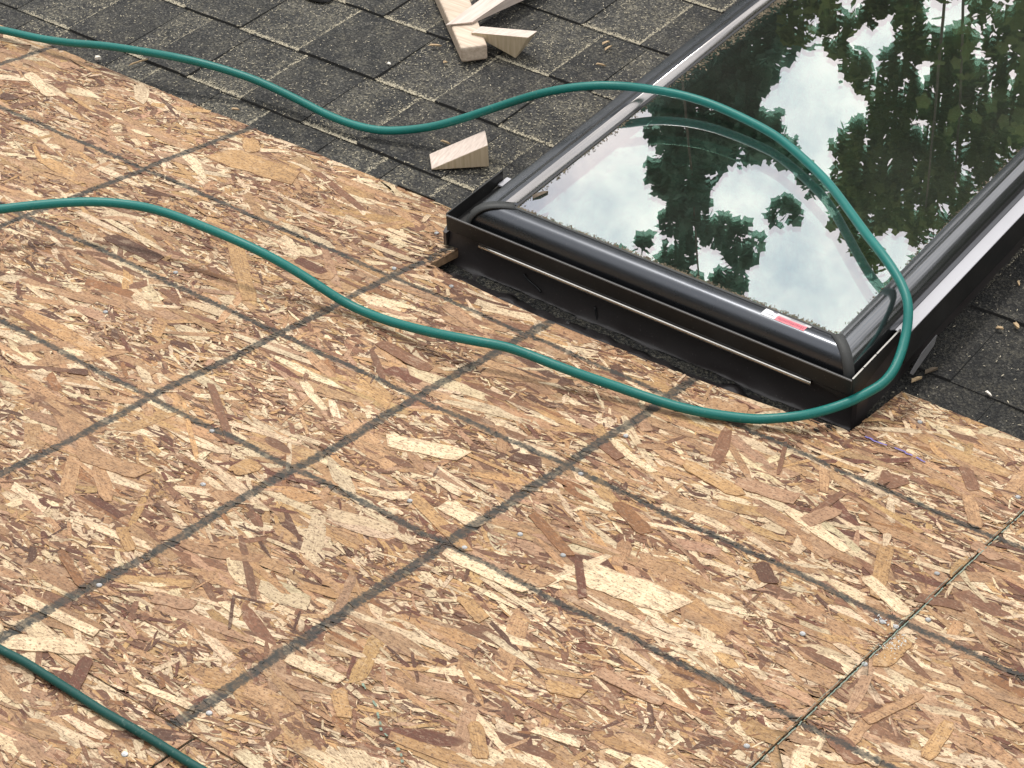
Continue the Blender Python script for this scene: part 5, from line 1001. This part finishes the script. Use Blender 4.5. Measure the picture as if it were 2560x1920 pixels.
def make_tree(name, label, lobes, mat, base, seed, dens, size):
    rr = np.random.RandomState(seed); r2_ = random.Random(seed)
    cx = sum(l[0] for l in lobes)/len(lobes); cy = sum(l[1] for l in lobes)/len(lobes); cz = sum(l[2] for l in lobes)/len(lobes)
    t = thing(name, label, 'tree', Matrix(), base)
    outer = []
    for _ in range(70):
        a = r2_.uniform(0, 6.28); q = r2_.uniform(0, 1)**.5*1.9; zz = r2_.uniform(1.0, 3.6)
        outer.append((cx+q*math.cos(a), cy+q*math.sin(a)+.3, zz, r2_.uniform(.25, .45)))
    V, tri, N, K = leaf_mesh(lobes, dens, size, rr, outer)
    V = V-np.array(base)
    me = bpy.data.meshes.new('crown'); nt = len(tri)
    me.vertices.add(len(V)); me.vertices.foreach_set('co', V.ravel())
    me.loops.add(nt*3); me.loops.foreach_set('vertex_index', tri.ravel().astype(np.int32))
    me.polygons.add(nt); me.polygons.foreach_set('loop_start', np.arange(nt, dtype=np.int32)*3); me.polygons.foreach_set('loop_total', np.full(nt, 3, np.int32))
    me.update(calc_edges=True)
    cv = np.ones((N, K, 4)); cv[..., :3] = rr.uniform(0, 1, N)[:, None, None]
    at = me.color_attributes.new('Col', 'FLOAT_COLOR', 'POINT'); at.data.foreach_set('color', cv.ravel())
    me.materials.append(MAT[mat]); o = bpy.data.objects.new('crown', me); link(o); o.parent = t
    # trunk and limbs
    def limb(p, q, r0, r1, n=7):
        V = []; F = []; P = [Vector(p).lerp(Vector(q), k/5)+Vector((r2_.uniform(-.06, .06), r2_.uniform(-.06, .06), 0))*(0 < k < 5) for k in range(6)]
        for k, c in enumerate(P):
            r = r0+(r1-r0)*k/5; d = (Vector(q)-Vector(p)).normalized(); s_ = d.cross(Vector((.3, .9, .1))).normalized(); u = s_.cross(d)
            for i in range(n):
                a = 6.283*i/n; V.append(c+(s_*math.cos(a)+u*math.sin(a))*r)
        for k in range(5):
            for i in range(n): F.append((k*n+i, k*n+(i+1) % n, (k+1)*n+(i+1) % n, (k+1)*n+i))
        return V, F
    top = (cx, cy+.1, cz-2.4)
    V, F = limb(base, top, .20, .07)
    mesh_obj('trunk', V, F, 'bark', parent=t, smooth=True)
    for k in range(3):
        l = lobes[r2_.randrange(len(lobes))]; st = Vector(base).lerp(Vector(top), r2_.uniform(.8, .98))
        V, F = limb(st, (l[0], l[1], l[2]), .011, .004, 6)
        mesh_obj('limb', V, F, 'bark', parent=t, smooth=True)
    return t
make_tree('broadleaf_tree', 'tall dark broadleaf tree mirrored in the left and middle of the skylight glass', LOBES_A, 'leaf_cool', (-3.4, 5.9, -4.3), 4, 64, .050)
make_tree('broadleaf_tree', 'olive green broadleaf tree mirrored in the right of the skylight glass', LOBES_B, 'leaf_olive', (-1.6, 5.8, -4.3), 8, 58, .041)


r3 = random.Random(77); LC = []  # tree out of view, added to darken what the right rail mirrors
for _ in range(150):
    a = r3.uniform(0, 6.28); q = r3.uniform(0, 1)**.5*2.3; z_ = r3.uniform(-1.0, 5.4); k_ = 1-max(0, (z_-2.5)/5.0)
    LC.append((4.6+q*k_*math.cos(a), 6.4+q*k_*math.sin(a), z_, r3.uniform(.22, .42)))
make_tree('broadleaf_tree', 'dense unseen broadleaf tree added right of the roof to darken the rail reflection', LC, 'leaf_olive', (4.6, 6.4, -4.3), 12, 24, .065)

# woods around the house: one far-off mass of foliage, it darkens the low sky all round
rw = np.random.RandomState(31); ring = []
for k in range(190):
    a = k/190*2*math.pi+rw.uniform(-.02, .02); d = rw.uniform(15, 19); top = rw.uniform(3.0, 6.5)
    for q in range(4):
        ring.append((d*math.cos(a)+rw.uniform(-.6, .6), d*math.sin(a)+rw.uniform(-.6, .6), -3.6+(top+3.6)*(q+.6)/4, rw.uniform(1.0, 1.5)))
V, tri, N, K = leaf_mesh([], 0, .34, rw, [(x, y, z, r*.55) for x, y, z, r in ring])
me = bpy.data.meshes.new('woods'); me.from_pydata([], [], []); nt = len(tri)
me.vertices.add(len(V)); me.vertices.foreach_set('co', V.ravel())
me.loops.add(nt*3); me.loops.foreach_set('vertex_index', tri.ravel().astype(np.int32))
me.polygons.add(nt); me.polygons.foreach_set('loop_start', np.arange(nt, dtype=np.int32)*3); me.polygons.foreach_set('loop_total', np.full(nt, 3, np.int32))
me.update(calc_edges=True)
cv = np.ones((N, K, 4)); cv[..., :3] = rw.uniform(0, 1, N)[:, None, None]
at = me.color_attributes.new('Col', 'FLOAT_COLOR', 'POINT'); at.data.foreach_set('color', cv.ravel())
me.materials.append(MAT['leaf_cool']); o = bpy.data.objects.new('woods', me); link(o)
tag(o, 'dark mass of woods standing all around the house', 'woods', kind='stuff')
